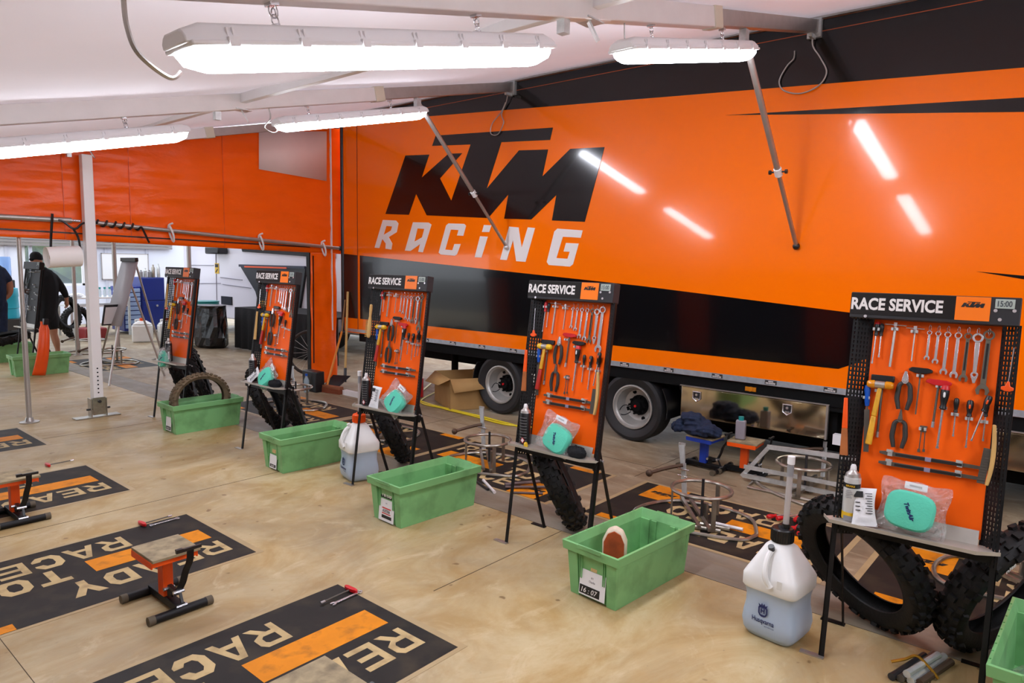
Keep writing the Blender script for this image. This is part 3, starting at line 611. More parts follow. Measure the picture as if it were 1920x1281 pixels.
def make_stand():
    t = bpy.data.objects.new('tool_stand', None); COL.objects.link(t)
    inv = rot('X', LEAN)       # world-aligned points into the leaning frame
    for x, s in ((.008, 1), (PW-.008, -1)):
        b = MB(); b.bar((x, .006, 0), (x, .006, .60), .022, .004, up=(0, 1, 0)); b.bar((x-.009*s, .014, 0), (x-.009*s, .014, .60), .004, .02, up=(0, 1, 0)); b.build('front_leg', M_BLACK, t)
        b = MB(); b.m = inv; b.box(x-.085, x+.012, -.014, .014, 0, .006); b.build('foot_plate', M_ALU, t)
        b = MB(); b.m = inv; b.bar((x+.012*s, .36, 0), (x+.012*s, .125, .66), .022, .006, up=(1, 0, 0)); b.box(x-.085, x+.02, .345, .372, 0, .006); b.build('rear_leg', M_BLACK, t)
        b = MB(); b.cyl((x-.014, .055, .60), (x+.014, .055, .60), .008, n=8); b.build('hinge_bolt', M_CHROME, t)
    for side in (0, 1):
        b = MB(); ux = Vector((.054, .055, 0)).normalized() if not side else Vector((.054, -.055, 0)).normalized()
        p = (.018, 0, .54) if not side else (.522, .055, .54); w = .077
        perf_panel(b, p, ux, w, .93, 5, 48, .0028, .0060)
        if side: perf_panel(b, (.564, .0, .54), (1, 0, 0), .018, .93, 1, 48, .0032, .0062)
        else: perf_panel(b, (0, 0, .54), (1, 0, 0), .018, .93, 1, 48, .0032, .0062)
        x = 0 if not side else PW+.002
        b.box(x-.001, x+.001, 0, .022, .54, 1.47)
        b.build('perforated_wing', M_BLACK, t, smooth=0, solid=.0012)
    MB().box(.07, .522, .055, .058, .63, 1.468).build('back_panel', M_ORANGE, t, smooth=0)['label'] = 'orange back panel'
    b = MB().box(.04, .55, .059, .075, .56, .585).box(.06, .075, .059, .07, .56, 1.468).box(.517, .532, .059, .07, .56, 1.468); b.box(.0, PW, .012, .05, .555, .60); b.build('rear_frame', M_BLACK, t)
    # sign
    sg = MB().box(-.014, PW-.004, -.020, .045, 1.466, 1.574).build('sign_box', mat('sign_grey', '#2e2e31', .5, spec=.3), t, bevel=.003, smooth=0)
    MB().box(-.014, .365, -.0215, -.020, 1.480, 1.571).build('sign_face', mat('sign_brown_black', '#191514', .5, spec=.25), sg, smooth=0)
    o = text('lettering', 'RACE SERVICE', 1, M_WHITE, sg, None, bold=.034)
    xs = [v.co.x for v in o.data.vertices]; ys = [v.co.y for v in o.data.vertices]
    S = Matrix.Diagonal((.335/(max(xs)-min(xs)), .052/(max(ys)-min(ys)), .4, 1))
    o.data.transform(TR(.157, -.0222, 1.526) @ FRONT @ S @ TR(-(max(xs)+min(xs))/2, -(max(ys)+min(ys))/2, 0))
    lp = MB().box(.366, .480, -.0225, -.020, 1.478, 1.571).build('logo_panel', mat('sign_orange', '#fb7a00', .4), sg, smooth=0)
    ktm('logo', .078, M_PAPERD, lp, TR(.423, -.0232, 1.540) @ FRONT, .001)
    lc = MB().box(.494, .556, -.0235, -.020, 1.530, 1.566).build('display', M_LCD, sg, bevel=.001)
    o = text('digits', '15:00', 1, M_LCDT, lc, None, bold=.02)
    xs = [v.co.x for v in o.data.vertices]; ys = [v.co.y for v in o.data.vertices]
    o.data.transform(TR(.525, -.0240, 1.548) @ FRONT @ Matrix.Diagonal((.046/(max(xs)-min(xs)), .023/(max(ys)-min(ys)), .2, 1)) @ TR(-(max(xs)+min(xs))/2, -(max(ys)+min(ys))/2, 0))
    for x, z in ((.048, 1.473), (.497, 1.521), (.556, 1.523), (.513, 1.487)):
        MB().cyl((x, -.0195, z), (x, -.0245, z), .0065, n=12).build('bolt', M_CHROME, sg)
    # tray
    b = MB(); b.m = TR(0, 0, .603) @ inv
    out = [(-.035, -.01), (.0, -.07), (.515, -.07), (.59, -.025), (.575, .045), (.02, .045)]
    b.prism(out, 0, .0025)
    for i in range(3): b.bar((*out[i], .006), (*out[i+1], .006), .0025, .014)
    b.add([(.03, .035, .002), (.515, .035, .002), (.515, .055, .055), (.03, .055, .055)], [(0, 1, 2, 3)])
    b.build('tray', M_TRAY, t, smooth=0)
    for u, v in CLIPS:
        b = MB().box(u-.011, u+.011, .045, .055, v-.006, v+.006)
        for s in (-1, 1): b.box(u+s*.009-.004, u+s*.009+.004, .026, .047, v-.006, v+.006)
        b.build('tool_clip', M_GALV, t)
    for u, v in ((.185, .912), (.43, .912), (.185, .872), (.43, .872)):
        MB().box(u-.009, u+.009, .028, .055, v-.012, v+.012).box(u-.013, u+.005, .022, .03, v+.004, v+.015).build('lever_clip', M_GALV, t)
    for u in HOOKS:
        b = MB(); b.tube([(u+.0045*sin(a), .045-.008*cos(a/2), 1.444+.012*cos(a)) for a in [i*pi/4 for i in range(8)]], .0014, 5, True)
        b.tube([(u, .05, 1.433), (u, .035, 1.426), (u, .030, 1.431)], .0014, 5); b.build('wire_hook', M_CHROME, t)
    return t
STANDS = [((-.795, 3.005), 3.0, 'nearest tool stand at right'), ((-2.585, 3.003), 0, 'second tool stand from the right'), ((-4.120, 3.03), 4.2, 'middle tool stand'),
          ((-5.62, 2.968), 1.0, 'second tool stand from the left'), ((-7.415, 2.959), 2.5, 'furthest tool stand, next to the white post')]
SF = []
for (x, y), yw, nm in STANDS:
    F = TR(x, y, 0) @ rot('Z', yw) @ rot('X', -LEAN); SF.append(F)
    inst('stand', make_stand, F, 'black perforated ' + nm + ', orange panel and service sign', 'tool stand', 'tool stands in a row')
STN = ['nearest stand', 'second stand from right', 'middle stand', 'second stand from left', 'furthest left stand']

# ---------------------------------------------------------------- tools (origin = top, hanging down -z, face -y)
def E_(name): o = bpy.data.objects.new(name, None); COL.objects.link(o); return o
def ring_outline(r, hex_=False, n=20): return [(r*cos(2*pi*i/n), r*sin(2*pi*i/n)) for i in range(n)]
def annulus(b, c, r0, r1, y0, y1, n=20):
    vs = []
    for i in range(n):
        a = 2*pi*i/n
        for r, y in ((r0, y0), (r1, y0), (r1, y1), (r0, y1)): vs.append((c[0]+r*cos(a), y, c[1]+r*sin(a)))
    b.add(vs, [(i*4+j, i*4+(j+1) % 4, ((i+1) % n)*4+(j+1) % 4, ((i+1) % n)*4+j) for i in range(n) for j in range(4)])
def jaw(b, z, w, y0, y1):     # open end, opening downwards
    p = [(-w*.35, .9*w), (w*.35, .9*w), (w*.8, .35*w), (w, -.2*w), (w*.75, -.95*w), (w*.38, -.85*w), (w*.38, -.15*w), (w*.2, .1*w), (-w*.2, .1*w), (-w*.38, -.15*w), (-w*.38, -.85*w), (-w*.75, -.95*w), (-w, -.2*w), (-w*.8, .35*w)]
    b.m = TR(0, (y0+y1)/2, z) @ FRONT; b.prism(p, -(y1-y0)/2, (y1-y0)/2); b.m = Matrix.Identity(4)
def mk_wrench(L, w, m, m2=None):
    def f():
        b = MB(); annulus(b, (0, -w*.8), w*.55, w*.85, -.006, .002)
        b.bar((0, -.002, -w*1.6), (0, -.002, -L+w*1.0), w*.72, .005, up=(0, 1, 0), w1=w*.85); jaw(b, -L+w*.8, w, -.005, .001)
        o = b.build('wrench', m, None, bevel=.0008)
        if m2: MB().box(-w*.16, w*.16, -.0065, -.004, -L+w*2.6, -w*2.2).build('recess', m2, o)
        return o
    return f
def mk_ratchet():
    b = MB(); annulus(b, (0, -.016), .011, .019, -.008, .004, 24); b.bar((0, -.002, -.034), (0, -.002, -.155), .017, .007, up=(0, 1, 0), w1=.013)
    annulus(b, (0, -.163), .006, .013, -.007, .003, 16); b.m = TR(0, -.002, 0) @ FRONT; b.prism([(-.011, -.170), (.011, -.170), (.004, -.196), (-.004, -.196)], -.004, .004)
    return b.build('ratchet_wrench', M_CHROME, None, bevel=.0008)
def mk_that(L, hm, col_w=.085, r=.0035, shape='oval', sm=M_DSTEEL):
    def f():
        t = E_('t_handle'); b = MB()
        if shape == 'oval':
            p = [(-col_w/2, .004), (-col_w*.36, .011), (col_w*.3, .011), (col_w/2, .005), (col_w/2, -.006), (col_w*.2, -.013), (-col_w*.2, -.013), (-col_w/2, -.005)]
        elif shape == 'slab': p = [(-col_w/2, .013), (col_w/2, .013), (col_w/2, -.013), (-col_w/2, -.013)]
        else: p = None
        if p: b.m = TR(0, -.006, -.013) @ FRONT; b.prism(p, -.009, .009); b.build('handle', hm, t, bevel=.003)
        else: b.cyl((-col_w/2, -.004, -.004), (col_w/2, -.004, -.004), .0022).box(-.006, .006, -.011, .003, -.010, .006).build('handle', hm, t)
        MB().cyl((0, -.004, -.012), (0, -.004, -L), r, n=8).build('shaft', sm, t)
        if r >= .0035 and p: MB().cyl((0, -.004, -L+.022), (0, -.004, -L-.002), r*1.5, n=8).build('socket', M_CHROME, t)
        return t
    return f
def mk_driver(L, hl, hr, m, m2=None, sr=.003, m3=None):
    def f():
        t = E_('screwdriver'); b = MB(); b.m = TR(0, -.008, 0)
        b.lathe([(0, 0), (hr*.7, -.003), (hr*.95, -hl*.15), (hr, -hl*.4), (hr*.8, -hl*.62), (hr*.62, -hl*.8), (hr*.8, -hl*.95), (hr*.5, -hl), (0, -hl)], 14); b.build('handle', m, t)
        if m2: c = MB(); c.m = TR(0, -.008, 0); c.lathe([(0, .001), (hr*.72, -.002), (hr*.97, -hl*.13), (hr*.99, -hl*.2), (hr*.5, -hl*.22)], 14); c.build('end_cap', m2, t)
        if m3: c = MB(); c.ball((0, -.008-hr*.7, -hl*.38), hr*.55, (.8, .6, 1.8)); c.build('grip_inlay', m3, t)
        c = MB(); c.cyl((0, -.008, -hl), (0, -.008, -L), sr, n=8).box(-sr*1.2, sr*1.2, -.008-.001, -.007, -L-.006, -L+.004); c.build('blade', M_CHROME, t)
        return t
    return f
def mk_pliers(nose=False):
    def f():
        t = E_('pliers'); b = MB()
        jw = [(-.004, 0), (.004, 0), (.010, -.022), (.013, -.040), (.010, -.052), (-.010, -.052), (-.013, -.040), (-.010, -.022)] if not nose else [(-.002, 0), (.002, 0), (.007, -.03), (.010, -.044), (.008, -.054), (-.008, -.054), (-.010, -.044), (-.007, -.03)]
        b.m = TR(0, -.006, 0) @ FRONT; b.prism(jw, -.006, .006); b.m = Matrix.Identity(4); b.cyl((0, -.014, -.038), (0, .0, -.038), .008); b.build('jaws', M_CHROME if not nose else M_DSTEEL, t, bevel=.001)
        for s in (-1, 1):
            h = MB(); h.tube(smooth_path([(s*.008, -.006, -.048), (s*.019, -.006, -.060), (s*.022, -.006, -.085), (s*.024, -.006, -.115), (s*.019, -.006, -.140), (s*.015, -.006, -.160)], 4), [.0075+.0025*sin(pi*i/20) for i in range(21)], 8); h.build('grip', M_GREYPL, t)
        return t
    return f
def mk_hammer(fm, hm, lm=None):
    def f():
        t = E_('soft_face_hammer'); b = MB(); b.m = TR(0, -.014, -.016) @ rot('Y', 90); b.lathe([(.013, -.020), (.0155, -.018), (.0155, .018), (.013, .020)], 18); b.build('head', M_ALU, t)
        for s in (-1, 1): c = MB(); c.m = TR(0, -.014, -.016) @ rot('Y', 90*s); c.lathe([(.014, .018), (.017, .022), (.0165, .040), (.012, .049), (0, .051)], 18); c.build('face', fm, t)
        MB().bar((0, -.014, -.030), (-.012, -.014, -.15), .017, .013, up=(0, 1, 0), w1=.020, h1=.014).build('handle', hm, t, bevel=.004)
        MB().bar((-.012, -.014, -.15), (-.022, -.014, -.272), .020, .014, up=(0, 1, 0), w1=.026, h1=.018).build('grip', lm or hm, t, bevel=.005)
        return t
    return f
def mk_file():
    t = E_('file'); b = MB(); b.m = TR(0, -.010, 0); b.lathe([(0, 0), (.010, -.003), (.013, -.02), (.010, -.045), (.011, -.07), (.008, -.090), (0, -.092)], 12); b.build('handle', M_BLUE, t)
    MB().box(-.004, .004, -.012, -.008, -.11, -.09).box(-.010, .010, -.013, -.008, -.285, -.105).build('blade', M_DSTEEL, t); return t
def mk_lever():       # horizontal, origin centre
    b = MB(); n = 14; vs = []
    for i in range(n+1):
        f = i/n; x = -.178+.356*f; h = .009-.002*f; y = -.004*sin(pi*f*2)
        if i == 0: h = .005
        if i == n: h = .006
        vs += [(x, y-.003, -h), (x, y+.002, -h), (x, y+.002, h), (x, y-.003, h)]
    b.add(vs, [(i*4+j, i*4+(j+1) % 4, i*4+4+(j+1) % 4, i*4+4+j) for i in range(n) for j in range(4)]+[(0, 1, 2, 3), (n*4, n*4+1, n*4+2, n*4+3)])
    o = b.build('tyre_lever', M_DSTEEL, None, bevel=.001); MB().box(-.118, .115, -.0085, -.004, -.005, .005).build('grip_recess', M_PAPERD, o)
    MB().box(-.012, .010, -.010, -.005, -.009, .009).build('badge', mat('lilac_badge', '#8b86a0', .4), o, bevel=.002); return o
def mk_wire_brush():
    t = E_('wire_brush'); b = MB(); b.m = TR(0, -.01, 0)
    vs = []; n = 10; L = .235
    for i in range(n+1):
        f = i/n; z = -L*f; x = .018*sin(f*2.2); w = .010+.003*sin(pi*f); h = .009
        vs += [(x-w*.6, -h, z), (x-w*.6, h, z), (x+w*.6, h, z), (x+w*.6, -h, z)]
    b.add(vs, [(i*4+j, i*4+(j+1) % 4, i*4+4+(j+1) % 4, i*4+4+j) for i in range(n) for j in range(4)]+[(0, 1, 2, 3), (n*4, n*4+1, n*4+2, n*4+3)]); b.build('handle', M_WOOD, t, bevel=.003)
    b = MB()
    for i in range(13):
        z = -.10-i*.0105; b.bar((.008, -.01, z), (-.018, -.01, z-.001), .0045, .012)
    b.build('bristles', M_DSTEEL, t); return t
def mk_hand_brush():
    t = E_('hand_brush'); b = MB(); b.m = TR(0, -.015, 0)
    b.lathe([(0, 0), (.010, -.004), (.012, -.03), (.009, -.09), (.013, -.12), (.016, -.16), (.016, -.23), (.010, -.247), (0, -.25)], 12); b.m = Matrix.Identity(4); b.build('handle', M_WOOD, t)
    b = MB()
    for i in range(10):
        for k in (-1, 0, 1): b.bar((-.010, -.015+k*.008, -.125-i*.0125), (-.028, -.015+k*.010, -.127-i*.0125), .008, .007)
    b.build('bristles', mat('straw_bristle', '#9c7c3e', .9), t); return t
def mk_wood_scraper(colr=True):
    def f():
        t = E_('scraper'); b = MB(); b.bar((0, -.006, 0), (0, -.006, -.13), .014, .012, up=(0, 1, 0), w1=.022); b.build('handle', M_ORPL if colr else M_WOOD, t, bevel=.002)
        MB().bar((0, -.006, -.13), (.001, -.006, -.245), .022, .012, up=(0, 1, 0), w1=.032).build('blade', mat('worn_orange_wood', '#a8602c', .7, var=.2) if colr else M_WOOD, t, bevel=.002); return t
    return f
def mk_pick():
    t = E_('spoke_pick'); MB().cyl((0, -.004, 0), (0, -.004, -.135), .0017, n=6).build('shaft', M_CHROME, t)
    b = MB(); b.m = TR(0, -.004, -.16) @ FRONT; b.prism([(-.004, .03), (.004, .03), (.008, .012), (.020, .008), (.020, -.002), (.008, -.008), (-.008, -.008), (-.020, -.002), (-.020, .008), (-.008, .012)], -.006, .006); b.build('handle', M_ORPL, t, bevel=.002); return t
def mk_spoke():
    b = MB()
    for x in (-.006, .006): b.cyl((x, -.004, -.006), (x*1.4, -.004, -.10), .0022, n=6)
    b.box(-.011, .011, -.008, 0, -.028, -.014).box(-.013, .013, -.006, -.002, -.012, -.002).box(-.014, -.004, -.006, -.002, -.112, -.098).box(.004, .013, -.006, -.002, -.108, -.096)
    return b.build('feeler_tool', M_DSTEEL, None, bevel=.0006)
def mk_can(body, band, top=M_ALU):
    def f():
        t = E_('spray_can'); t['zs'] = 1; MB().lathe([(.030, 0), (.033, .003), (.033, .150), (.031, .155)], 24).build('body', body, t)
        MB().lathe([(.031, .154), (.028, .166), (.016, .175), (.014, .180)], 20, False).build('shoulder', top, t)
        MB().lathe([(.012, .176), (.013, .178), (.012, .190), (.008, .198), (0, .199)], 14).build('cap', M_PAPER, t)
        if band:
            c = MB(); c.lathe([(.0335, .118), (.0335, .134)], 20, False, a0=pi*1.05, a1=pi*1.95); lb = c.build('label_band', M_PAPERD, t)
            o = text('label_print', 'BRAKE', 1, M_YEL, lb, None, bold=.02); xs = [v.co.x for v in o.data.vertices]; k = .034/(max(xs)-min(xs))
            o.data.transform(TR(0, -.0345, .126) @ FRONT @ Matrix.Diagonal((k, k*.8, .2, 1)))
            MB().lathe([(.0336, .004), (.0336, .03)], 20, False, a0=pi*1.0, a1=pi*2.0).build('yellow_band', M_YEL, t)
            c = MB()
            for i in range(5): c.box(-.018, .004+.004*(i % 3), -.0338, -.0332, .108-i*.006, .110-i*.006)
            c.box(-.02, .02, -.0339, -.031, .0, .018); c.build('small_print', M_GREYTX, t)
        else:
            c = MB()
            for i in range(9): c.lathe([(.0334, .02+i*.014), (.0334, .022+i*.014)], 20, False, a0=pi*1.2, a1=pi*1.8)
            c.build('small_print', M_GREYTX, t)
            c = MB(); c.m = TR(.008, -.0338, .022) @ rot('Y', 35); c.box(-.011, .011, -.0005, .0005, -.011, .011); w = c.build('hazard_diamond', M_RED, t); c = MB(); c.m = TR(.008, -.0345, .022) @ rot('Y', 35); c.box(-.008, .008, -.0004, .0004, -.008, .008); c.build('hazard_print', M_PAPER, w)
        return t
    return f
def mk_filter():
    t = E_('air_filter'); b = MB(); n = 28; k = 8; vs = []
    def se(a, r, e=.62): return (abs(cos(a))**e*(1 if cos(a) > 0 else -1)*r*.088, abs(sin(a))**e*(1 if sin(a) > 0 else -1)*r*.076)
    for j, (y, r) in enumerate([(.028, .0), (.028, .80), (.022, .93), (.008, 1.0), (-.012, 1.0), (-.026, .9), (-.032, .6), (-.033, 0)]):
        for i in range(n): x, z = se(2*pi*i/n, r); vs.append((x, y, z+.076))
    b.add(vs, [(j*n+i, j*n+(i+1) % n, (j+1)*n+(i+1) % n, (j+1)*n+i) for j in range(7) for i in range(n)]); b.build('foam', M_FOAM, t)
    p = text('print', 'TwinAir', .022, M_NAVYP, t, TR(0, -.034, .075) @ FRONT @ rot('Z', -60), bold=.001, shear=.3); return t
def mk_bag(w=.24, h=.21):
    def f():
        t = E_('clear_bag'); nx, nz = 18, 16; rnd = random.Random(3)
        b = MB()
        for s in (-1, 1):
            vs = []
            for j in range(nz+1):
                for i in range(nx+1):
                    u, v = i/nx, j/nz; e = min(u, 1-u, v, 1-v)*4; e = min(1, e)**.6
                    vs.append(((u-.5)*w*(1+.05*sin(v*9)), s*(.042*e*(1-.55*v))+rnd.uniform(-.006, .006)*(1 if e > .2 else .2), v*h+.004*sin(u*15)*v))
            b.add(vs, [(j*(nx+1)+i, j*(nx+1)+i+1, (j+1)*(nx+1)+i+1, (j+1)*(nx+1)+i) for j in range(nz) for i in range(nx)])
        b.build('film', M_CLEAR, t, smooth=0)
        lb = MB().box(-.04, .04, -.012, -.011, h-.03, h-.002).build('paper_header', M_PAPER, t); c = MB()
        for i in range(12): c.box(-.022+i*.0037, -.020+i*.0037, -.0125, -.012, h-.020, h-.012)
        c.build('barcode', M_GREYTX, lb); return t
    return f
def mk_leaflet():
    t = E_('white_parts_bag'); nx, nz = 12, 16; vs = []; rnd = random.Random(5); b = MB()
    for s in (-1, 1):
        vs = []
        for j in range(nz+1):
            for i in range(nx+1):
                u, v = i/nx, j/nz; e = min(1, min(u, 1-u, v, 1-v)*5)
                vs.append(((u-.5)*.10*(1-.35*sin(pi*v)*.6), s*.010*e+rnd.uniform(-.004, .004)*e, v*.155))
        b.add(vs, [(j*(nx+1)+i, j*(nx+1)+i+1, (j+1)*(nx+1)+i+1, (j+1)*(nx+1)+i) for j in range(nz) for i in range(nx)])
    b.build('paper', M_PAPER, t, smooth=60); c = MB(); c.box(-.035, .0, -.0155, -.014, .115, .14)
    for i in range(9): c.box(.008+.006*(i % 2), .034, -.0155, -.014, .05+i*.010, .053+i*.010)
    for i in range(3): c.box(-.03, -.012, -.0155, -.014, .06+i*.016, .064+i*.016)
    c.build('print', M_PAPERD, t); return t
def mk_cloth():
    b = MB(); b.ball((0, 0, .022), .045, (1.3, .8, .75), 22, 14); rnd = random.Random(8)
    b.v = [(x*(1+rnd.uniform(-.13, .13)), y*(1+rnd.uniform(-.13, .13)), max(0, z*(1+rnd.uniform(-.22, .22)))) for x, y, z in b.v]
    return b.build('glove', M_CLOTHB, None, smooth=80)

def put(k, key, maker, u, v, label, cat, grp, dy=.044, tilt=0, ry=0):
    """hang a tool on stand k at panel coordinates"""
    M = SF[k] @ TR(u, dy, v) @ rot('Y', tilt) @ (rot('Z', ry) if ry else Matrix.Identity(4))
    return inst(key, maker, M, label+' on the '+STN[k], cat, grp)
M_OLV = mat('oiled_grey_steel', '#726b5e', .45, .5)
WR = [(.281, .120, .011, M_CHROME, None), (.312, .132, .0125, M_CHROME, None), (.345, .172, .0145, M_CHROME, None), (.381, .182, .0155, M_CHROME, None), (.414, .193, .0165, M_OLV, M_PAPERD), (None,)*5, (.482, .252, .0235, M_OLV, M_PAPERD)]
WN = ['smallest combination wrench, leftmost of the wrenches', 'second combination wrench from the left', 'third combination wrench from the left', 'fourth combination wrench from the left', 'slim dark combination wrench', '', 'longest dark combination wrench at the right']
for k in range(5):
    g = lambda s: s+' on the '+STN[k]
    for i, w in enumerate(WR):
        if w[0] is None: put(k, 'ratch', mk_ratchet, .447, 1.432, 'ring wrench with a pointed lower end', 'wrench', g('wrenches')); continue
        m = w[3]
        if i == 6 and k == 1: m = M_CHROME
        put(k, 'w%d%s' % (i, m.name), mk_wrench(w[1], w[2], m, w[4] if m == M_OLV else None), w[0], 1.433 if i < 6 else 1.448, WN[i], 'wrench', g('wrenches'), tilt=1.0)
    put(k, 'sdtop%d' % (k > 0), mk_driver(.175, .062, .011, M_BLKPL if not k else M_RED, M_RED if not k else None), .088, 1.458, 'small screwdriver at the top left corner', 'screwdriver', g('drivers'), tilt=2)
    if k < 3: put(k, 'sdtopb', mk_driver(.14, .055, .010, M_BLKPL), .104, 1.452, 'black screwdriver tucked beside the corner one', 'screwdriver', g('drivers'), dy=.05)
    put(k, 'tb', mk_that(.182, M_CHROME, .080, .0055, 'bar', M_ALU), .156, 1.452, 'thick chrome sliding bar wrench', 'wrench', g('bar wrenches'), tilt=2)
    put(k, 'ts', mk_that(.140, M_CHROME, .066, .003, 'bar', M_ALU), .229, 1.442, 'thin chrome sliding bar wrench', 'wrench', g('bar wrenches'), tilt=1)
    rtu, btu = ((.332, .264) if k in (0,) else (.282, .350) if k == 1 else (.335, .265))
    rtv, btv = (1.238, 1.280) if k != 1 else (1.285, 1.245)
    put(k, 'rt', mk_that(.195, M_RED, .090, .0045), rtu, rtv, 'red T-handle wrench', 'wrench', g('handle wrenches'), tilt=2, dy=.040)
    put(k, 'bt', mk_that(.195, M_BLKPL, .085, .0028), btu, btv, 'black oval T-handle wrench', 'wrench', g('handle wrenches'), tilt=1)
    put(k, 'bs', mk_that(.262, M_BLKPL, .088, .005, 'slab'), .128, 1.232, 'black slab T-handle wrench behind the hammer', 'wrench', g('handle wrenches'), dy=.05)
    fm, hm, gm = [(M_AMBER, M_YWOOD, M_YWOOD), (M_YEL, M_YWOOD, M_REDD), (M_YEL, M_YWOOD, M_REDD), (M_YEL, M_YWOOD, M_REDD), (M_YEL, M_YWOOD, M_YWOOD)][k]
    put(k, 'ham%s%s' % (fm.name, gm.name), mk_hammer(fm, hm, gm), .124, 1.207, ['amber faced hammer with a yellow wooden handle', 'yellow faced hammer with a red grip'][k > 0] if k < 4 else 'yellow faced hammer with an all yellow handle', 'hammer', None, dy=.032)
    if k != 4: put(k, 'file', mk_file, .074, 1.185, 'flat file with a blue handle', 'file', None, tilt=-4)
    put(k, 'pl1', mk_pliers(), .212, 1.258, 'side cutting pliers, upper of the two pliers,', 'pliers', g('pliers'))
    put(k, 'pl2', mk_pliers(True), .208, 1.098, 'pointed pliers, lower of the two pliers,', 'pliers', g('pliers'))
    put(k, 'sdr', mk_driver(.252, .10, .0165, M_BLKPL, M_RED, .0045, M_PAPER), .358, 1.218, 'large screwdriver with a red end cap', 'screwdriver', g('drivers'), dy=.034, tilt=2)
    if k < 3:
        put(k, 'sdm', mk_driver(.150, .060, .010, M_BLKPL), .398, 1.172, 'small black screwdriver beside the large one', 'screwdriver', g('drivers'))
        put(k, 'sdo', mk_driver(.185, .068, .0125, M_BLKPL, None, .003, M_ORPL), .444, 1.170, 'black screwdriver with an orange inlay, upright,', 'screwdriver', g('drivers'))
        put(k, 'sdo', None, .506, 1.195, 'black screwdriver with an orange inlay, tilted,', 'screwdriver', g('drivers'), tilt=14 if k == 0 else 6, dy=.030)
        put(k, 'sdm', None, .497, 1.170, 'small black screwdriver behind the tilted one', 'screwdriver', g('drivers'), dy=.05)
    else: put(k, 'sdm', mk_driver(.150, .060, .010, M_BLKPL), .420, 1.172, 'small black screwdriver beside the large one', 'screwdriver', g('drivers'))
    put(k, 'sp', mk_spoke, .294, 1.045, 'small two pronged steel tool', 'hand tool', None)
    for i, v in enumerate((.910, .868)):
        put(k, 'lev', mk_lever, .323, v, ['upper', 'lower'][i]+' of the two flat steel tyre levers', 'tyre lever', g('tyre levers'), dy=.034, tilt=0)
WING = .03
put(0, 'wb', mk_wire_brush, .530, 1.085, 'wire brush with a curved wooden handle', 'brush', None, dy=.012, tilt=5)
put(1, 'wb', mk_wire_brush, .520, 1.085, 'wire brush with a curved wooden handle', 'brush', None, dy=.012, tilt=2)
put(0, 'scr', mk_wood_scraper(), .004, 1.120, 'orange scraper with a worn blade on the left wing', 'scraper', None, dy=-.004, tilt=-3)
put(1, 'scr', mk_wood_scraper(), .012, 1.160, 'orange scraper with a worn blade on the left wing', 'scraper', None, dy=-.004, tilt=-3)
put(0, 'pick', mk_pick, .566, 1.385, 'thin pick with an orange handle on the right wing', 'hand tool', None, dy=-.004, tilt=3)
for k in (1, 3, 4): put(k, 'pick', mk_pick, .034, 1.410 if k < 4 else 1.30, 'thin pick with an orange handle on the left wing', 'hand tool', None, dy=.008, tilt=-3)
put(2, 'hb', mk_hand_brush, .030, 1.352, 'wooden hand brush with straw bristles on the left wing', 'brush', None, dy=.004, tilt=-1)
put(3, 'wd', mk_wood_scraper(False), .030, 1.215, 'pale wooden scraper on the left wing', 'scraper', None, dy=.004, tilt=-2)
put(4, 'wd', mk_wood_scraper(False), .028, 1.400, 'pale wooden scraper on the left wing', 'scraper', None, dy=.004, tilt=-2)
# ---- things on the trays
def tray(k, key, mk, u, y, label, cat, rx=0, rz=0, ry=0, dz=.004, grp=None):
    M = SF[k] @ TR(0, 0, .603) @ rot('X', LEAN) @ TR(u, y, dz) @ Matrix.Diagonal((1, 1, 1.2 if key.startswith('can') else 1, 1)) @ rot('Z', rz) @ rot('X', rx) @ rot('Y', ry)
    return inst(key, mk, M, label+', '+STN[k], cat, grp)
for k in range(5):
    if k == 0: tray(k, 'canw', mk_can(mat('silver_can', '#cfcfcd', .3, .3), True), .062, .016, 'silver brake cleaner spray can', 'spray can')
    else: tray(k, 'canb', mk_can(M_BLKPL, False), .062 if k < 4 else .20, .012, 'black spray can with a silver top', 'spray can')
tray(0, 'fil', mk_filter, .275, -.028, 'turquoise foam air filter in a clear bag', 'air filter', -14, 0, 6, .026)
tray(0, 'bag', mk_bag(), .285, -.02, 'clear plastic bag around the turquoise filter', 'bag', -14, 0, 3)
tray(0, 'leaf', mk_leaflet, .128, -.035, 'white printed parts bag leaning beside the filter', 'bag', -18, 0, -8)
tray(1, 'fil', None, .285, -.028, 'turquoise foam air filter in a clear bag', 'air filter', -20, 0, 20, .012)
tray(1, 'bag', None, .27, -.02, 'clear plastic bag around the turquoise filter', 'bag', -16, 0, 14)
tray(1, 'glove', mk_cloth, .45, -.01, 'crumpled black glove', 'glove')
tray(1, 'tape', lambda: (lambda t: (MB().cyl((0, -.02, .012), (0, .02, .012), .012).build('body', M_YEL, t), MB().cyl((0, .02, .012), (0, .045, .012), .009).build('cap', M_BLKPL, t), t)[-1])(E_('marker_pen')), .115, -.045, 'small yellow and black object', 'marker', 0, 40)
tray(2, 'fil', None, .33, -.03, 'turquoise foam air filter in a clear bag', 'air filter', -30, 0, 35, .014)
tray(2, 'bag', None, .31, -.02, 'clear plastic bag around the turquoise filter', 'bag', -24, 0, 28)
tray(2, 'leafb', lambda: (lambda o: o)(mk_leaflet()), .17, -.02, 'tall white printed parts bag beside the filter', 'bag', -14, 0, 2)
tray(3, 'fil', None, .24, -.03, 'turquoise foam air filter in a clear bag', 'air filter', -30, 0, 48, .02)
tray(3, 'bag', None, .22, -.02, 'clear plastic bag around the turquoise filter', 'bag', -24, 0, 36)
tray(3, 'leaf', None, .08, -.05, 'white crumpled parts bag on the left', 'bag', -24, 0, 40)
tray(3, 'glove', None, .44, -.01, 'crumpled dark glove', 'glove', 0, 30)
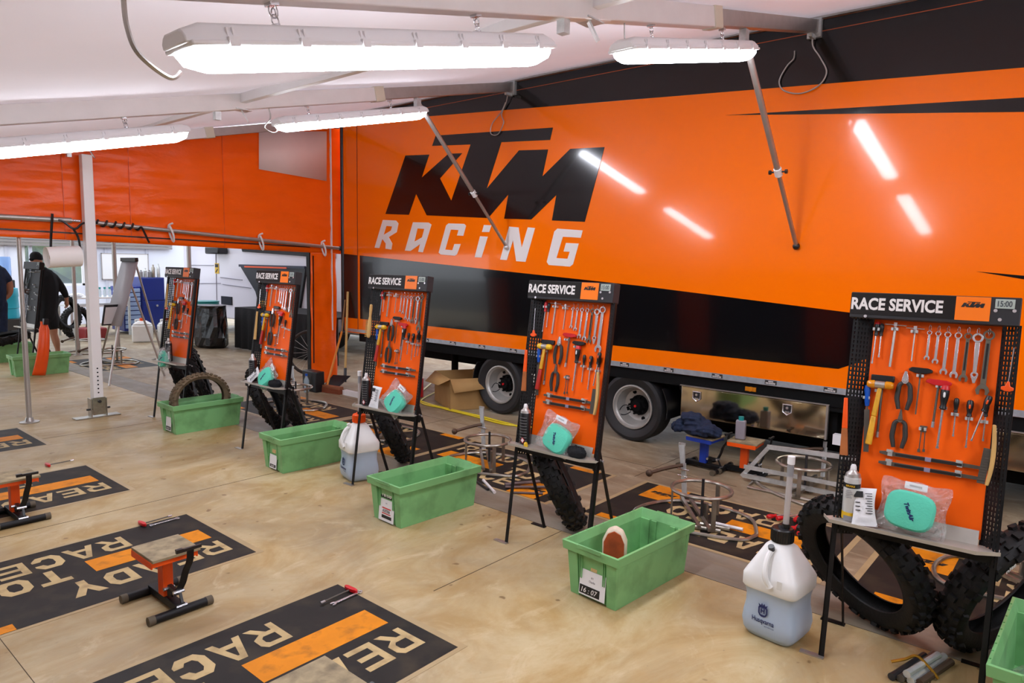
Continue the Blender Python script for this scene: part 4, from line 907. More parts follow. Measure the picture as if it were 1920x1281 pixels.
tray(4, 'fil', None, .08, -.02, 'turquoise foam air filter in a clear bag', 'air filter', -12, 0, 80, .014)
tray(4, 'bag', None, .08, -.02, 'clear plastic bag around the turquoise filter', 'bag', -10, 0, 70)
# ================================================================ TYRES
def mk_tyre(R, w, rb, nk, m, rowk=2):
    def f():
        b = MB(); h = w/2
        outer = [(rb, -h*.62), (rb+.02, -h*.80), (rb+(R-rb)*.5, -h*.98), (R-.028, -h*.90), (R-.010, -h*.55), (R-.004, 0), (R-.010, h*.55), (R-.028, h*.90), (rb+(R-rb)*.5, h*.98), (rb+.02, h*.80), (rb, h*.62)]
        inner = [(r if i in (0, 10) else r-.009, z*.86) for i, (r, z) in enumerate(outer)][::-1]
        inner[0] = (rb-.002, h*.50); inner[-1] = (rb-.002, -h*.50)
        b.lathe(outer+inner+[outer[0]], 56, False)
        def knob(a, z, dr, sa, sz, hh, tilt=0):
            er = Vector((cos(a), sin(a), 0)); ea = Vector((-sin(a), cos(a), 0)); ez = Vector((0, 0, 1))
            ct, st = cos(tilt), sin(tilt); er2 = er*ct+ez*st; ez2 = ez*ct-er*st; c = er*dr+ez*z; vs = []
            for q, k in ((0, 1.12), (hh, 1.0)):
                for sx, sy in ((-1, -1), (1, -1), (1, 1), (-1, 1)): vs.append(tuple(c+er2*q+ea*(sx*sa*k)+ez2*(sy*sz*k)))
            b.add(vs, [(0, 3, 2, 1), (4, 5, 6, 7), (0, 1, 5, 4), (1, 2, 6, 5), (2, 3, 7, 6), (3, 0, 4, 7)])
        for i in range(nk):
            a = 2*pi*i/nk
            if i % 2: knob(a, 0, R-.006, .011, h*.24, .015)
            else:
                for s in (-1, 1): knob(a, s*h*.24, R-.008, .011, h*.15, .015, s*.12)
            for s in (-1, 1): knob(a+pi/nk, s*h*.62, R-.018, .011, h*.17, .017, s*.45)
            if i % 2 == 0:
                for s in (-1, 1): knob(a, s*h*.88, R-.034, .014, .010, .014, s*.95)
        return b.build('knobbly_tyre', m, None, smooth=40)
    return f
def orient(c, n, roll=0, s=1): q = Vector(n).to_track_quat('Z', 'Y').to_matrix().to_4x4(); return TR(*c) @ q @ rot('Z', roll) @ Matrix.Diagonal((s, s, s, 1))
REAR = mk_tyre(.335, .125, .232, 34, M_RUB); FRNT = mk_tyre(.345, .095, .262, 40, M_RUB)
G_T = 'knobbly tyres standing behind the stands'
inst('rear', REAR, orient((-.735, 3.37, .320), (-.42, -.79, -.445), 0, 1.0), 'large black knobbly tyre leaning behind the nearest tool stand', 'tyre', G_T)
o = inst('rear', REAR, orient((-.215, 3.52, .322), (.84, -.42, -.36), 40), 'knobbly tyre with white handwriting at the right edge', 'tyre', G_T)
w = text('handwriting', 'nitc', .035, M_PAPER, o, TR(-.02, .285, .064) @ rot('Z', 8), bold=.0006, shear=.2)
inst('rear', REAR, orient((-2.52, 3.42, .318), (.686, .572, .451), 10), 'black knobbly tyre seen edge on under the second stand from the right', 'tyre', G_T)
inst('rear', REAR, orient((-4.40, 3.62, .318), (.547, .716, .433), 20), 'black knobbly tyre seen edge on under the middle stand', 'tyre', G_T)
inst('rear', REAR, orient((-6.15, 3.55, .316), (.617, .642, .455), 50), 'knobbly tyre on the left of the pair under the second stand from the left', 'tyre', G_T)
inst('frnt', FRNT, orient((-5.90, 3.62, .325), (.499, .772, .393), 5), 'narrow tyre on the right of the pair under the second stand from the left', 'tyre', G_T)
inst('rear', REAR, orient((-8.01, 3.54, .325), (.472, .818, .328), 15), 'knobbly tyre on the left of the pair under the furthest left stand', 'tyre', G_T)
inst('frnt', FRNT, orient((-7.60, 3.56, .33), (.444, .839, .316), 25), 'narrow tyre on the right of the pair under the furthest left stand', 'tyre', G_T)
# muddy tyre squashed into the crate
o = inst('mud', mk_tyre(.335, .095, .262, 38, M_RUBD), orient((-6.66, 3.115, .285), (1, 0, .0)), 'muddy brown knobbly tyre standing in the green crate', 'tyre')
o.matrix_world = TR(-6.66, 3.115, .283) @ Matrix.Diagonal((1, .875, .76, 1)) @ Vector((1, 0, 0)).to_track_quat('Z', 'Y').to_matrix().to_4x4()

# ================================================================ CRATES
def mk_crate():
    t = E_('green_crate'); b = MB()
    R_ = [(.140, .300, 0), (.150, .318, .232), (.171, .345, .232), (.174, .350, .278), (.162, .338, .280), (.148, .316, .236), (.138, .296, .008)]
    vs = []
    for hx, hy, z in R_: vs += [(-hx, -hy, z), (hx, -hy, z), (hx, hy, z), (-hx, hy, z)]
    b.add(vs, [(i*4+j, i*4+(j+1) % 4, i*4+4+(j+1) % 4, i*4+4+j) for i in range(6) for j in range(4)]+[(3, 2, 1, 0), (24, 25, 26, 27)])
    for s in (-1, 1):
        for x in (-1, 1):   # corner columns and handle ribs on the ends
            b.frustum((x*.140 if x < 0 else .085, -.085 if x < 0 else .140, s*.300-.012, s*.300+.012), 0, (-.152 if x < 0 else .092, -.092 if x < 0 else .152, s*.318-.014, s*.318+.016), .234)
            for k in (.066, .076): b.box(x*k-.002, x*k+.002, s*.318-.006, s*.318+.006, .10, .232)
            b.box(x*.060-.016, x*.060+.016, s*.309-.008 if s > 0 else s*.309-.002, s*.309+.002 if s > 0 else s*.309+.008, .01, .236)
    o = b.build('tub', M_GREEN, t, smooth=0, bevel=.0025)
    for s in (-1, 1): MB().box(-.07, .07, s*.35-.0025, s*.35+.0025, .262, .283).build('handle_lip', M_GREEN, t, bevel=.002)
    c = MB()
    for i in range(9): c.cyl((-.168, -.30+i*.07, .279), (-.168, -.30+i*.07, .2815), .0035, n=6)
    c.build('drain_holes', M_GREEND, t); return t
CR = [((-1.770, 3.07), -4.5, 'green plastic crate with a white name card, in front of second stand from right'),
      ((-3.325, 3.045), -3.0, 'empty green crate with a red and white card, in front of the middle stand'),
      ((-4.850, 3.155), -3.0, 'empty green crate with a small white card, left of the orange capped jug'),
      ((-6.650, 3.115), 0, 'green crate holding a muddy tyre'),
      ((-.020, 3.20), -1.5, 'green crate cut off by the bottom right corner'),
      ((-11.30, 3.02), -2, 'dark green crate beyond the curtain behind an orange mudguard'),
      ((-12.95, 3.02), 0, 'dark green crate at the far left edge with a tyre on it')]
CM = []
for i, ((x, y), r, lab) in enumerate(CR):
    M = TR(x, y, 0) @ rot('Z', r); CM.append(M); inst('crate', mk_crate, M, lab, 'crate', 'green crates between the stands')
def card(M, parts, label):
    """a label card on the front end of a crate"""
    t = thing('crate_card', label, 'card', M @ TR(0, -.322, .0) @ rot('X', -4.4))
    for nm, x0, x1, z0, z1, m, d in parts: MB().box(x0, x1, -.004-d, -.003-d, z0, z1).build(nm, m, t, smooth=0)
    return t
def ctext(t, s, x, z, w, h, m, sh=0, d=.0012, bold=.01):
    o = text('lettering', s, 1, m, t, None, bold=bold, shear=sh); vx = [v.co.x for v in o.data.vertices]; vy = [v.co.y for v in o.data.vertices]
    o.data.transform(TR(x, -.004-d, z) @ FRONT @ Matrix.Diagonal((w/(max(vx)-min(vx)), h/(max(vy)-min(vy)), .3, 1)) @ TR(-(max(vx)+min(vx))/2, -(max(vy)+min(vy))/2, 0)); return o
t = card(CM[0], [('paper', -.078, .082, .020, .150, M_PAPER, 0), ('black_bar', -.074, .050, .028, .070, M_PAPERD, .001)], 'white name card on the crate with the curved orange pad')
ctext(t, '81', -.0, .118, .013, .009, M_GREYTX); ctext(t, 'Charlie', .0, .098, .038, .011, M_GREYTX); ctext(t, '16 : 07', -.012, .049, .100, .026, M_WHITE, .2, .0026)
tag(MB().box(-.014, .024, -.004, -.003, .152, .184).build('paper_sticker', mat('old_label', '#c9ab72', .7, var=.15, scale=60)), 'small tan sticker above the name card on the nearest whole crate', 'sticker').matrix_world = CM[0] @ TR(0, -.322, 0) @ rot('X', -4.4)
t = card(CM[1], [('paper', -.078, .078, .012, .152, M_PAPER, 0), ('black_bar', -.064, .062, .160, .202, M_PAPERD, .001), ('red_line', -.044, .044, .092, .099, M_RED, .001), ('red_line', -.044, .044, .058, .064, M_RED, .001), ('print_bar', -.045, .055, .030, .050, M_PAPERD, .001)], 'white card with red lines on the empty crate by the middle stand')
ctext(t, '16:08', 0, .181, .100, .026, M_WHITE, .2, .0026); ctext(t, 'AUSTRIA', 0, .078, .078, .019, M_PAPERD, 0); ctext(t, '172', -.002, .128, .016, .008, M_GREYTX)
t = card(CM[2], [('paper', -.055, .055, .016, .125, M_PAPER, 0), ('black_bar', -.045, .045, .026, .048, M_PAPERD, .001), ('tan_patch', -.02, .035, .14, .185, mat('old_label', '#c9ab72'), 0)], 'small white card on the crate beside the fluid jug with an orange cap')
ctext(t, '16:09', 0, .037, .05, .013, M_WHITE, .1, .0026)
t = card(CM[3], [('paper', -.055, .055, .022, .150, M_PAPER, 0), ('black_bar', -.048, .048, .030, .062, M_PAPERD, .001)], 'white card on the crate that holds the muddy tyre')
ctext(t, '16:10', 0, .046, .06, .018, M_WHITE, .1, .0026)
# crate contents
fo = thing('foam_seat_pad', 'white and rust orange curved pad standing in the crate', 'pad', CM[0] @ TR(-.03, -.10, .125) @ rot('Z', 28) @ Matrix.Scale(1.12, 4))
b = MB(); P = [(-.055, 0), (-.055, .11), (-.035, .155), (0, .172), (.035, .155), (.055, .11), (.055, 0)]
b.m = FRONT; b.prism(P, -.03, .025); b.build('foam', mat('cream_foam', '#dccab4', .8, var=.1), fo, bevel=.01)
b = MB(); b.m = FRONT; b.prism([(x*.86, z*.90+.005) for x, z in P], .024, .029); b.build('orange_face', mat('rust_orange_fabric', '#a9481a', .8, var=.35, scale=14), fo, bevel=.002)
o = tag(MB().ball((0, 0, 0), .055, (1.5, 1.2, .7), 16, 10).build('glove', M_CLOTHB), 'dark crumpled cloth inside the nearest whole crate', 'glove'); o.location = CM[0] @ Vector((.03, -.02, .09))
def crumple(name, M, s, m, label, cat, seed=1, k=.25):
    b = MB(); b.ball((0, 0, 0), 1, s, 20, 12); r = random.Random(seed)
    b.v = [(x*(1+r.uniform(-k, k)), y*(1+r.uniform(-k, k)), z*(1+r.uniform(-k, k))) for x, y, z in b.v]
    o = b.build(name, m, None, smooth=0); o.matrix_world = M; return tag(o, label, cat)
crumple('plastic_film', CM[0] @ TR(-.05, -.24, .17), (.08, .05, .03), M_CLEAR, 'crumpled clear film at the front of the nearest whole crate', 'film')
crumple('plastic_film', CM[4] @ TR(-.02, .0, .08), (.10, .16, .07), M_CLEAR, 'clear packaging in the crate at the bottom right corner', 'film', 4)
tag(MB().box(-.05, .05, -.10, .10, 0, .10).build('blue_box', mat('pale_blue_lid', '#4aa7c4', .5), bevel=.02), 'pale blue lidded box in the crate at the bottom right corner', 'box').matrix_world = CM[4] @ TR(.0, .10, .02)
tag(MB().box(-.07, .07, -.002, .002, 0, .09).build('paper_label', M_PAPER), 'white label inside the crate with the muddy tyre', 'label').matrix_world = CM[3] @ TR(.02, .10, .15) @ rot('Z', 80) @ rot('X', -30)
o = inst('rear', REAR, TR(-12.95, 3.02, .36) @ rot('X', 12), 'tyre lying flat on the far left green crate', 'tyre')

# ================================================================ FLUID JUGS
def mk_jug(capm, tube):
    def f():
        t = E_('fluid_jug'); b = MB(); n = 32
        def sec(z, hx, hy, e): return [(abs(cos(a))**e*(1 if cos(a) > 0 else -1)*hx, abs(sin(a))**e*(1 if sin(a) > 0 else -1)*hy, z) for a in [2*pi*(i+.5)/n for i in range(n)]]
        S = [(0, .085, .085, .4), (.006, .105, .105, .38), (.03, .120, .118, .36), (.07, .127, .124, .36), (.11, .123, .120, .36), (.15, .116, .113, .36), (.19, .115, .112, .34), (.222, .120, .118, .33), (.225, .122, .120, .28),
             (.235, .127, .125, .25), (.285, .127, .125, .25), (.302, .120, .118, .28), (.415, .062, .060, .55), (.426, .050, .050, .95), (.432, .043, .043, 1), (.446, .043, .043, 1)]
        vs = []; 
        for s in S: vs += sec(*s)
        b.v = vs; k = len(S)
        for j in range(k-1):
            for i in range(n): b.f.append((j*n+i, j*n+(i+1) % n, (j+1)*n+(i+1) % n, (j+1)*n+i)); b.mi.append(1 if j < 8 else 0)
        b.f += [tuple(range(n-1, -1, -1)), tuple((k-1)*n+i for i in range(n))]; b.mi += [1, 0]
        b.build('body', [M_JUG, M_FLUID], t, smooth=50)['label'] = 'milky body with blue fluid up to the waist'
        b = MB(); b.lathe([(.043, .434), (.0475, .436), (.0475, .492), (.043, .498), (.022, .500), (.018, .512), (0, .512)], 28, False)
        for i in range(28): a = 2*pi*i/28; b.box(-.001, .001, -.001, .001, 0, 0) if 0 else b.bar((.048*cos(a), .048*sin(a), .440), (.048*cos(a), .048*sin(a), .488), .004)
        b.build('cap', capm, t, smooth=30)
        b = MB(); b.tube(smooth_path([(-.012, -.060, .412), (-.016, -.098, .385), (-.012, -.128, .34), (-.002, -.138, .30), (.014, -.126, .262)], 5), [.013]*20+[.016], 10); b.build('handle', M_JUG, t)
        b = MB(); b.m = TR(-.012, -.066, .398) @ rot('X', 25); b.cyl((0, 0, 0), (0, 0, .012), .010).cyl((0, 0, .012), (0, 0, .034), .014); b.build('breather_cap', M_BLKPL if capm is M_BLKPL else M_JUG, t)
        if tube:
            MB().cyl((.012, 0, .495), (.018, 0, .80), .0135, n=14).build('filler_tube', M_TUBE, t)
            MB().cyl((.018, 0, .795), (.0185, 0, .83), .016, n=14).build('tube_cap', M_PAPER, t); MB().cyl((.012, 0, .49), (.0125, 0, .52), .018).build('tube_collar', M_BLKPL, t)
            MB().cyl((.0170, 0, .74), (.0178, 0, .79), .0142).build('tube_tint', M_GREYTX, t)
        # emblem and maker's name on the front face
        em = [[(-.017, -.010), (-.012, -.019), (-.005, -.0225), (.005, -.0225), (.012, -.019), (.017, -.010), (.017, .010), (.014, .016), (.017, .024), (.008, .019), (.0045, .028), (0, .020), (-.0045, .028), (-.008, .019), (-.017, .024), (-.014, .016), (-.017, .010)], [(-.012, -.008), (-.012, .010), (.012, .010), (.012, -.008), (.008, -.015), (-.008, -.015)]]
        e = outline_mesh('emblem', em, .001, M_NAVYP, t, TR(-.012, -.1225, .140) @ FRONT @ Matrix.Scale(1.25, 4)); text('emblem_letter', 'H', .028, M_NAVYP, e, TR(-.012, -.1235, .139) @ FRONT, bold=.0012)
        o = text('lettering', 'Husqvarna', 1, M_NAVYP, t, None, bold=.012); vx = [v.co.x for v in o.data.vertices]; vy = [v.co.y for v in o.data.vertices]
        o.data.transform(TR(-.008, -.1255, .092) @ FRONT @ Matrix.Diagonal((.102/(max(vx)-min(vx)), .030/(max(vy)-min(vy)), .6, 1)) @ TR(-(max(vx)+min(vx))/2, -(max(vy)+min(vy))/2, 0))
        o = text('small_lettering', 'MOTORCYCLES', 1, M_NAVYP, t, None, bold=.01); vx = [v.co.x for v in o.data.vertices]
        o.data.transform(TR(.022, -.1265, .074) @ FRONT @ Matrix.Diagonal((.044/(max(vx)-min(vx)), .0055, .4, 1)))
        MB().box(.045, .068, -.1255, -.1245, .262, .30).build('sticker', mat('pale_sticker', '#dadad6', .4), t)
        return t
    return f
inst('jugb', mk_jug(M_BLKPL, True), TR(-1.005, 3.085, 0) @ rot('Z', -6), 'milky fluid jug with a black cap and upright tube, beside the nearest stand', 'jug')
inst('jugo', mk_jug(M_ORPL, True), TR(-4.235, 3.19, 0) @ rot('Z', -14), 'milky fluid jug with an orange cap under the middle stand', 'jug')

# ================================================================ BIKE LIFTS
def mk_lift(cm):
    def f():
        t = E_('bike_lift')
        MB().box(-.115, .125, -.105, .115, .268, .282).build('plate', mat('worn_board', '#9c8c6c', .7, var=.2, scale=20, dirt='#4d4434', dscale=12, damt=.7), t, bevel=.002)
        b = MB()
        for y in (-.104, .104): b.box(-.112, .112, y-.003, y+.003, .238, .268)
        for x in (-.112, .112): b.box(x-.003, x+.003, -.104, .104, .245, .268)
        b.build('plate_rim', cm, t)
        MB().box(-.03, .03, -.024, .024, .05, .262).build('column', cm, t, bevel=.003)
        for x in (-.155, .155):
            b = MB(); b.cyl((x, -.145, .020), (x, .145, .020), .020, n=16); tb = b.build('foot_tube', M_BLACK, t); b = MB()
            for s in (-1, 1): MB().cyl((x, s*.118, .020), (x, s*.147, .020), .0215, n=16).build('rubber_end', mat('worn_rubber_end', '#5a5040', .7), tb)
        MB().box(-.155, .155, -.022, .022, .014, .052).build('cross_beam', M_BLACK, t, bevel=.003)
        b = MB(); pts = smooth_path([(.045, -.01, .075), (.105, .0, .085), (.135, .02, .14), (.150, .03, .20), (.185, .035, .26), (.195, .035, .315)], 5)
        for i in range(len(pts)-1): b.bar(pts[i], pts[i+1], .030, .008, up=(1, 0, 0))
        lv = b.build('lever', M_BLACK, t); MB().bar((.195, -.03, .322), (.195, .085, .322), .014, .014).box(.185, .205, -.03, .0, .325, .333).build('pedal', M_BLKPL, lv)
        MB().bar((.04, .0, .10), (.125, .0, .095), .02, .02).bar((.12, .012, .10), (.155, .012, .03), .012, .008).build('linkage', M_BLKPL, t)
        for p in ((.045, -.03, .095), (.125, -.02, .10), (.150, -.02, .04)): MB().cyl(p, (p[0], p[1]+.05, p[2]), .009, n=8).build('bolt', M_CHROME, t)
        return t
    return f
inst('lift', mk_lift(M_ORPL), TR(-3.295, 1.345, 0), 'orange and black bike lift that stands whole in the foreground', 'bike lift', 'bike lifts on the front floor')
inst('lift', None, TR(-5.095, 1.185, 0), 'orange and black bike lift cut off by the left edge', 'bike lift', 'bike lifts on the front floor')
inst('lift', None, TR(-1.86, 1.22, -.012) @ rot('Z', 0), 'bike lift whose worn plate just shows at the bottom edge', 'bike lift', 'bike lifts on the front floor')
inst('lift', None, TR(-2.09, 5.38, 0) @ rot('Z', 4), 'orange bike lift with a grey bottle on it, by the steel locker', 'bike lift')
inst('liftb', mk_lift(mat('blue_enamel', '#1a3fae', .35)), TR(-2.40, 5.30, 0) @ rot('Z', -4), 'blue bike lift with dark trousers piled on it', 'bike lift')
bt = thing('coolant_bottle', 'grey square bottle with a teal cap on the orange lift', 'bottle', TR(-2.13, 5.37, .284) @ rot('Z', 10))
MB().box(-.038, .038, -.026, .026, 0, .155).build('body', mat('grey_bottle', '#8f8a92', .4), bt, bevel=.008); MB().cyl((0, 0, .155), (0, 0, .185), .021).build('cap', M_TEAL, bt)
def pile(name, M, m, label, cat):
    b = MB()
    for (x, y, z, sx, sy, sz, q) in ((.0, 0, .035, .20, .115, .045, 0), (-.04, .01, .085, .155, .10, .045, 1.3), (-.08, .0, .130, .11, .085, .040, 2.6), (.10, -.02, .06, .10, .09, .045, 4), (-.17, -.03, .04, .06, .09, .06, 5)):
        o0 = len(b.v); b.ball((0, 0, 0), 1, (1, 1, 1), 40, 26)
        for i in range(o0, len(b.v)):
            u, v, w = b.v[i]; k = 1+.10*sin(9*u+5*v+q)+.08*sin(14*v-6*u+7*w+q); b.v[i] = (x+sx*u*k, y+sy*v*k, max(.001, z+sz*w*k))
    o = b.build(name, m, None, smooth=180); o.matrix_world = M; md = o.modifiers.new('one_surface', 'REMESH'); md.mode = 'VOXEL'; md.voxel_size = .007; md.use_smooth_shade = True
    return tag(o, label, cat)
pile('trousers', TR(-2.44, 5.28, .284) @ rot('Z', -12), M_JEANS, 'folded navy trousers heaped on the blue lift', 'clothes')
# ================================================================ RING STANDS
def ringpts(c, r, n=40): return [(c[0]+r*cos(2*pi*i/n), c[1]+r*sin(2*pi*i/n), c[2]) for i in range(n)]
def mk_ring():
    t = E_('wheel_ring_stand')
    MB().tube(ringpts((0, 0, .225), .188), .0125, 8, True).build('ring', M_STEEL, t)
    for a in (200, 320, 80): 
        a = RD(a); x, y = .185*cos(a), .185*sin(a); MB().bar((x, y, .012), (x, y, .222), .028, .010, up=(x, y, 0)).build('leg', M_STEEL, t)
    MB().tube(smooth_path([(.36, -.02, .0115), (.30, -.14, .0115), (-.05, -.24, .0115), (-.36, -.20, .0115), (-.42, .0, .0115), (-.30, .26, .0115), (.0, .34, .0115), (.22, .28, .0115), (.34, .08, .0115)], 5, True), .013, 8, True).build('base_loop', M_STEEL, t)
    MB().cyl((.0, .02, .03), (.0, .02, .29), .0095).build('centre_pin', M_GUN, t)
    b = MB()
    for s in (-1, 1): b.bar((s*.035-.25, .30, .03), (s*.035+.10, -.15, .03), .022, .022)
    b.bar((0, .06, .0), (0, .06, .12), .04, .03); b.build('cross_channel', M_STEEL, t)
    b = MB(); b.bar((-.29, .36, .02), (-.325, .39, .25), .034, .016, up=(0, 1, 0)).bar((-.325, .385, .23), (-.355, .41, .375), .030, .012, up=(0, 1, 0), w1=.045)
    for i in range(5): b.box(-.377+i*.0105, -.371+i*.0105, .404, .418, .370, .391)
    b.build('lever_post', M_GALV, t); MB().cyl((-.36, .37, .21), (-.27, .37, .21), .006).build('pin', M_CHROME, t); MB().cyl((-.36, .38, .16), (-.28, .37, .16), .005).build('pin', M_CHROME, t)
    b = MB(); b.tube(smooth_path([(-.32, .37, .24), (-.38, .32, .225), (-.44, .26, .205), (-.48, .21, .19)], 4), .014, 8); b.ball((-.49, .195, .185), .026); b.build('arm', mat('rusty_steel', '#5d4a3c', .6, .6, var=.2), t)
    return t
RG = 'steel wheel stands with a round ring'
for (x, y, r, lab) in ((-1.87, 4.12, 0, 'steel ring stand with a toothed post, behind the crate with the name card'), (-3.71, 4.08, 8, 'steel ring stand with an upright toothed post between the middle stand and its right neighbour'),
                       (-1.58, 5.22, -40, 'bright steel ring stand near the polished locker'), (-6.86, 4.28, 20, 'steel ring stand behind the second stand from the left'),
                       (-11.63, 4.08, 60, 'steel ring stand beyond the curtain, beside the flip chart'), (-13.2, 4.32, 60, 'steel ring stand beyond the curtain, left of the white post'), (-5.15, 4.15, 5, 'steel ring stand mostly hidden behind the middle stand'),
                       (-.18, 4.45, 15, 'steel ring stand seen through the tyre at the right edge')):
    inst('ring', mk_ring, TR(x, y, .001) @ rot('Z', r), lab, 'wheel stand', RG)
sf = thing('steel_side_frame', 'galvanised bar frame standing around the ring near the locker', 'frame', TR(-1.62, 5.2, 0))
MB().bar((-.42, .02, .03), (-.22, .0, .30), .03, .018, up=(0, 1, 0)).bar((-.23, .0, .305), (.42, .14, .305), .018, .034).bar((-.40, .0, .045), (.45, .02, .045), .018, .034).bar((-.38, -.05, .13), (.30, -.02, .13), .012, .03).build('bars', M_GALV, sf)
MB().tube([(-.32, -.02, .012), (-.30, -.16, .012), (.42, -.14, .012)], .012, 8).build('foot_loop', M_STEEL, sf)

# ================================================================ HAND TOOLS ON THE FLOOR
def floor_tool(key, mk, x, y, ang, label, cat, grp=None, z=.012): return inst(key, mk, TR(x, y, z) @ rot('Z', ang) @ rot('X', -90), label, cat, grp)
floor_tool('rt', None, -2.745, 2.025, 3, 'red T-handle wrench lying on the nearest front mat', 'wrench', z=.010)
floor_tool('w3chrome', mk_wrench(.172, .0125, M_CHROME), -2.70, 2.045, 2, 'chrome wrench lying beside the red handle on the nearest front mat', 'wrench', z=.006)
floor_tool('rt', None, -4.395, 1.655, 184, 'red T-handle wrench lying on the front mat near the whole bike lift', 'wrench', z=.010)
floor_tool('w3chrome', None, -4.345, 1.69, 182, 'chrome wrench lying beside the red handle near the whole bike lift', 'wrench', z=.006)
floor_tool('rt', None, -6.20, 1.66, 184, 'red T-handle wrench lying far up the left edge', 'wrench', z=.010)
G_F = 'red handled tools scattered on the back mat'
for i, (x, y, a) in enumerate([(-1.56, 4.46, 150), (-1.50, 4.47, 155), (-1.37, 4.34, 165), (-1.35, 4.40, 172), (-1.34, 4.47, 178), (-1.31, 4.30, 160), (-1.40, 4.52, 185)]):
    inst('redt', mk_driver(.20, .075, .016, M_RED, None, .006), TR(x, y, .02) @ rot('Z', a) @ rot('X', -90), 'steel tool with a red bulb handle on the mat behind the nearest jug', 'hand tool', G_F)
def pipe(p0, p1, r, m, label, cat='pipe', grp=None):
    b = MB(); x, y, d = b.frame(p0, p1); b.tube([Vector(p0)+(Vector(p1)-Vector(p0))*t for t in (0, .12, .5, .88, 1)], [r*1.12, r, r, r, r*1.08], 10)
    return tag(b.build('steel_tube', m), label, cat, grp)
pipe((-1.88, 3.98, .018), (-1.69, 4.03, .018), .013, M_STEEL, 'short steel tube, front one inside the ring stand', grp='loose tubes'); pipe((-1.84, 4.06, .018), (-1.66, 4.10, .018), .012, M_STEEL, 'short steel tube, middle one inside the ring stand', grp='loose tubes')
pipe((-1.80, 4.14, .016), (-1.60, 4.16, .016), .011, M_ALUW, 'pale short tube, rear one inside the ring stand', grp='loose tubes')
pipe((-3.47, 3.77, .012), (-3.22, 3.62, .012), .011, M_ALUW, 'pale tube on the grey strip beside the empty crate'); pipe((-3.50, 3.72, .010), (-3.30, 3.64, .010), .009, M_GUN, 'dark tube on the grey strip beside the empty crate')
for i, (a, c) in enumerate((((-3.28, 3.80, .014), (-3.05, 4.10, .03)), ((-3.24, 3.76, .014), (-2.98, 3.98, .02)), ((-3.14, 3.70, .010), (-2.95, 3.84, .012)))):
    pipe(a, c, .013-.002*i, mat('worn_violet_steel', '#6e5f5e', .45, .7, var=.2), ['upper', 'middle', 'lower'][i]+' tyre iron behind the second stand from the right', 'tyre iron', 'tyre irons on the orange mat panel')
for i, (dx, m, L) in enumerate(((-.05, M_GUN, .26), (-.02, M_DSTEEL, .30), (.015, M_GALV, .31), (.045, mat('rusty_steel', '#5d4a3c'), .28), (.0, M_GALV, .25))):
    z = .016 if i < 4 else .042
    pipe((-.47+dx, 3.04+dx*.3, z), (-.47+dx+.07, 3.04+L, z), .014, m, ['leftmost dark rod', 'second rod', 'third bright rod', 'rightmost rusty rod', 'bright rod on top'][i]+' of the bundle under the big tyres', 'rod', 'bundle of rods')
wrap([(-.545, 3.14, .02), (-.50, 3.16, .04), (-.46, 3.17, .066), (-.41, 3.16, .04), (-.375, 3.15, .01)], .006, mat('brass_clip', '#b88a2e', .35, .8), 'brass coloured tie around the bundle of rods', 'tie', 'bundle_tie')

# ================================================================ AT THE TRAILER CORNER
cbx = thing('cardboard_box', 'open brown cardboard box beside the rear trailer wheel', 'box', TR(-5.66, 5.75, 0) @ rot('Z', -28))
MB().box(-.33, .33, -.24, .24, 0, .006).box(-.33, -.325, -.24, .24, 0, .36).box(.325, .33, -.24, .24, 0, .36).box(-.33, .33, -.24, -.235, 0, .36).box(-.33, .33, .235, .24, 0, .36).build('carton', M_CARD, cbx)
for p, q in ((((-.33, -.24, .36), (.33, -.24, .36)), ((.33, -.38, .30), (-.33, -.36, .24))), (((.33, -.24, .36), (.33, .24, .36)), ((.44, .22, .26), (.43, -.22, .22))), (((-.33, .24, .36), (.33, .24, .36)), ((.31, .36, .44), (-.31, .34, .43)))):
    b = MB(); b.add([p[0], p[1], q[0], q[1]], [(0, 1, 2, 3)]); b.build('flap', M_CARD, cbx, solid=.004)
tag(MB().cyl((0, 0, .01), (0, .0, .24), .05).cyl((0, 0, .24), (0, 0, .30), .02).build('red_bottle', M_RED), 'red bottle between the cardboard box and the stand', 'bottle').location = (-6.30, 5.66, 0)
tag(MB().tube(smooth_path([(-6.9, 6.4, .012), (-6.3, 5.62, .012), (-5.9, 5.44, .012), (-5.42, 5.40, .012), (-5.0, 5.38, .012), (-4.6, 5.34, .012), (-4.3, 5.36, .012), (-3.9, 5.8, .012)]), .011, 6).build('cable', mat('yellow_cable', '#d9c414', .4)), 'yellow cable along the floor in front of the cardboard box', 'cable')
tag(MB().tube(smooth_path([(-6.6, 6.5, .012), (-6.1, 5.50, .012), (-5.6, 5.38, .012), (-5.1, 5.34, .012), (-4.55, 5.29, .012), (-4.2, 5.5, .012)]), .009, 6).build('cable', mat('yellow_cable', '#d9c414', .4)), 'second yellow cable beside the first by the cardboard box', 'cable')
def stick(name, p0, p1, r, m, t): MB().cyl(p0, p1, r, n=10).build(name, m, t)
br = thing('broom', 'brown bristled broom with an orange stick leaning on the curtain', 'broom')
MB().bar((-7.62, 5.03, .075), (-7.12, 5.10, .075), .07, .035).build('head', mat('broom_wood', '#8a5030', .7), br, bevel=.006)
MB().bar((-7.62, 5.03, .03), (-7.12, 5.10, .03), .085, .06).build('bristles', M_BRIST, br)
stick('stick', (-7.38, 5.07, .09), (-7.66, 5.50, .72), .014, mat('orange_stick', '#d9822a', .45), br); stick('upper_stick', (-7.66, 5.50, .72), (-7.72, 5.60, 1.14), .011, mat('brown_stick', '#8d6a42', .5), br)
sh = thing('shovel', 'dark bladed shovel with a pale wooden handle by the trailer corner', 'shovel')
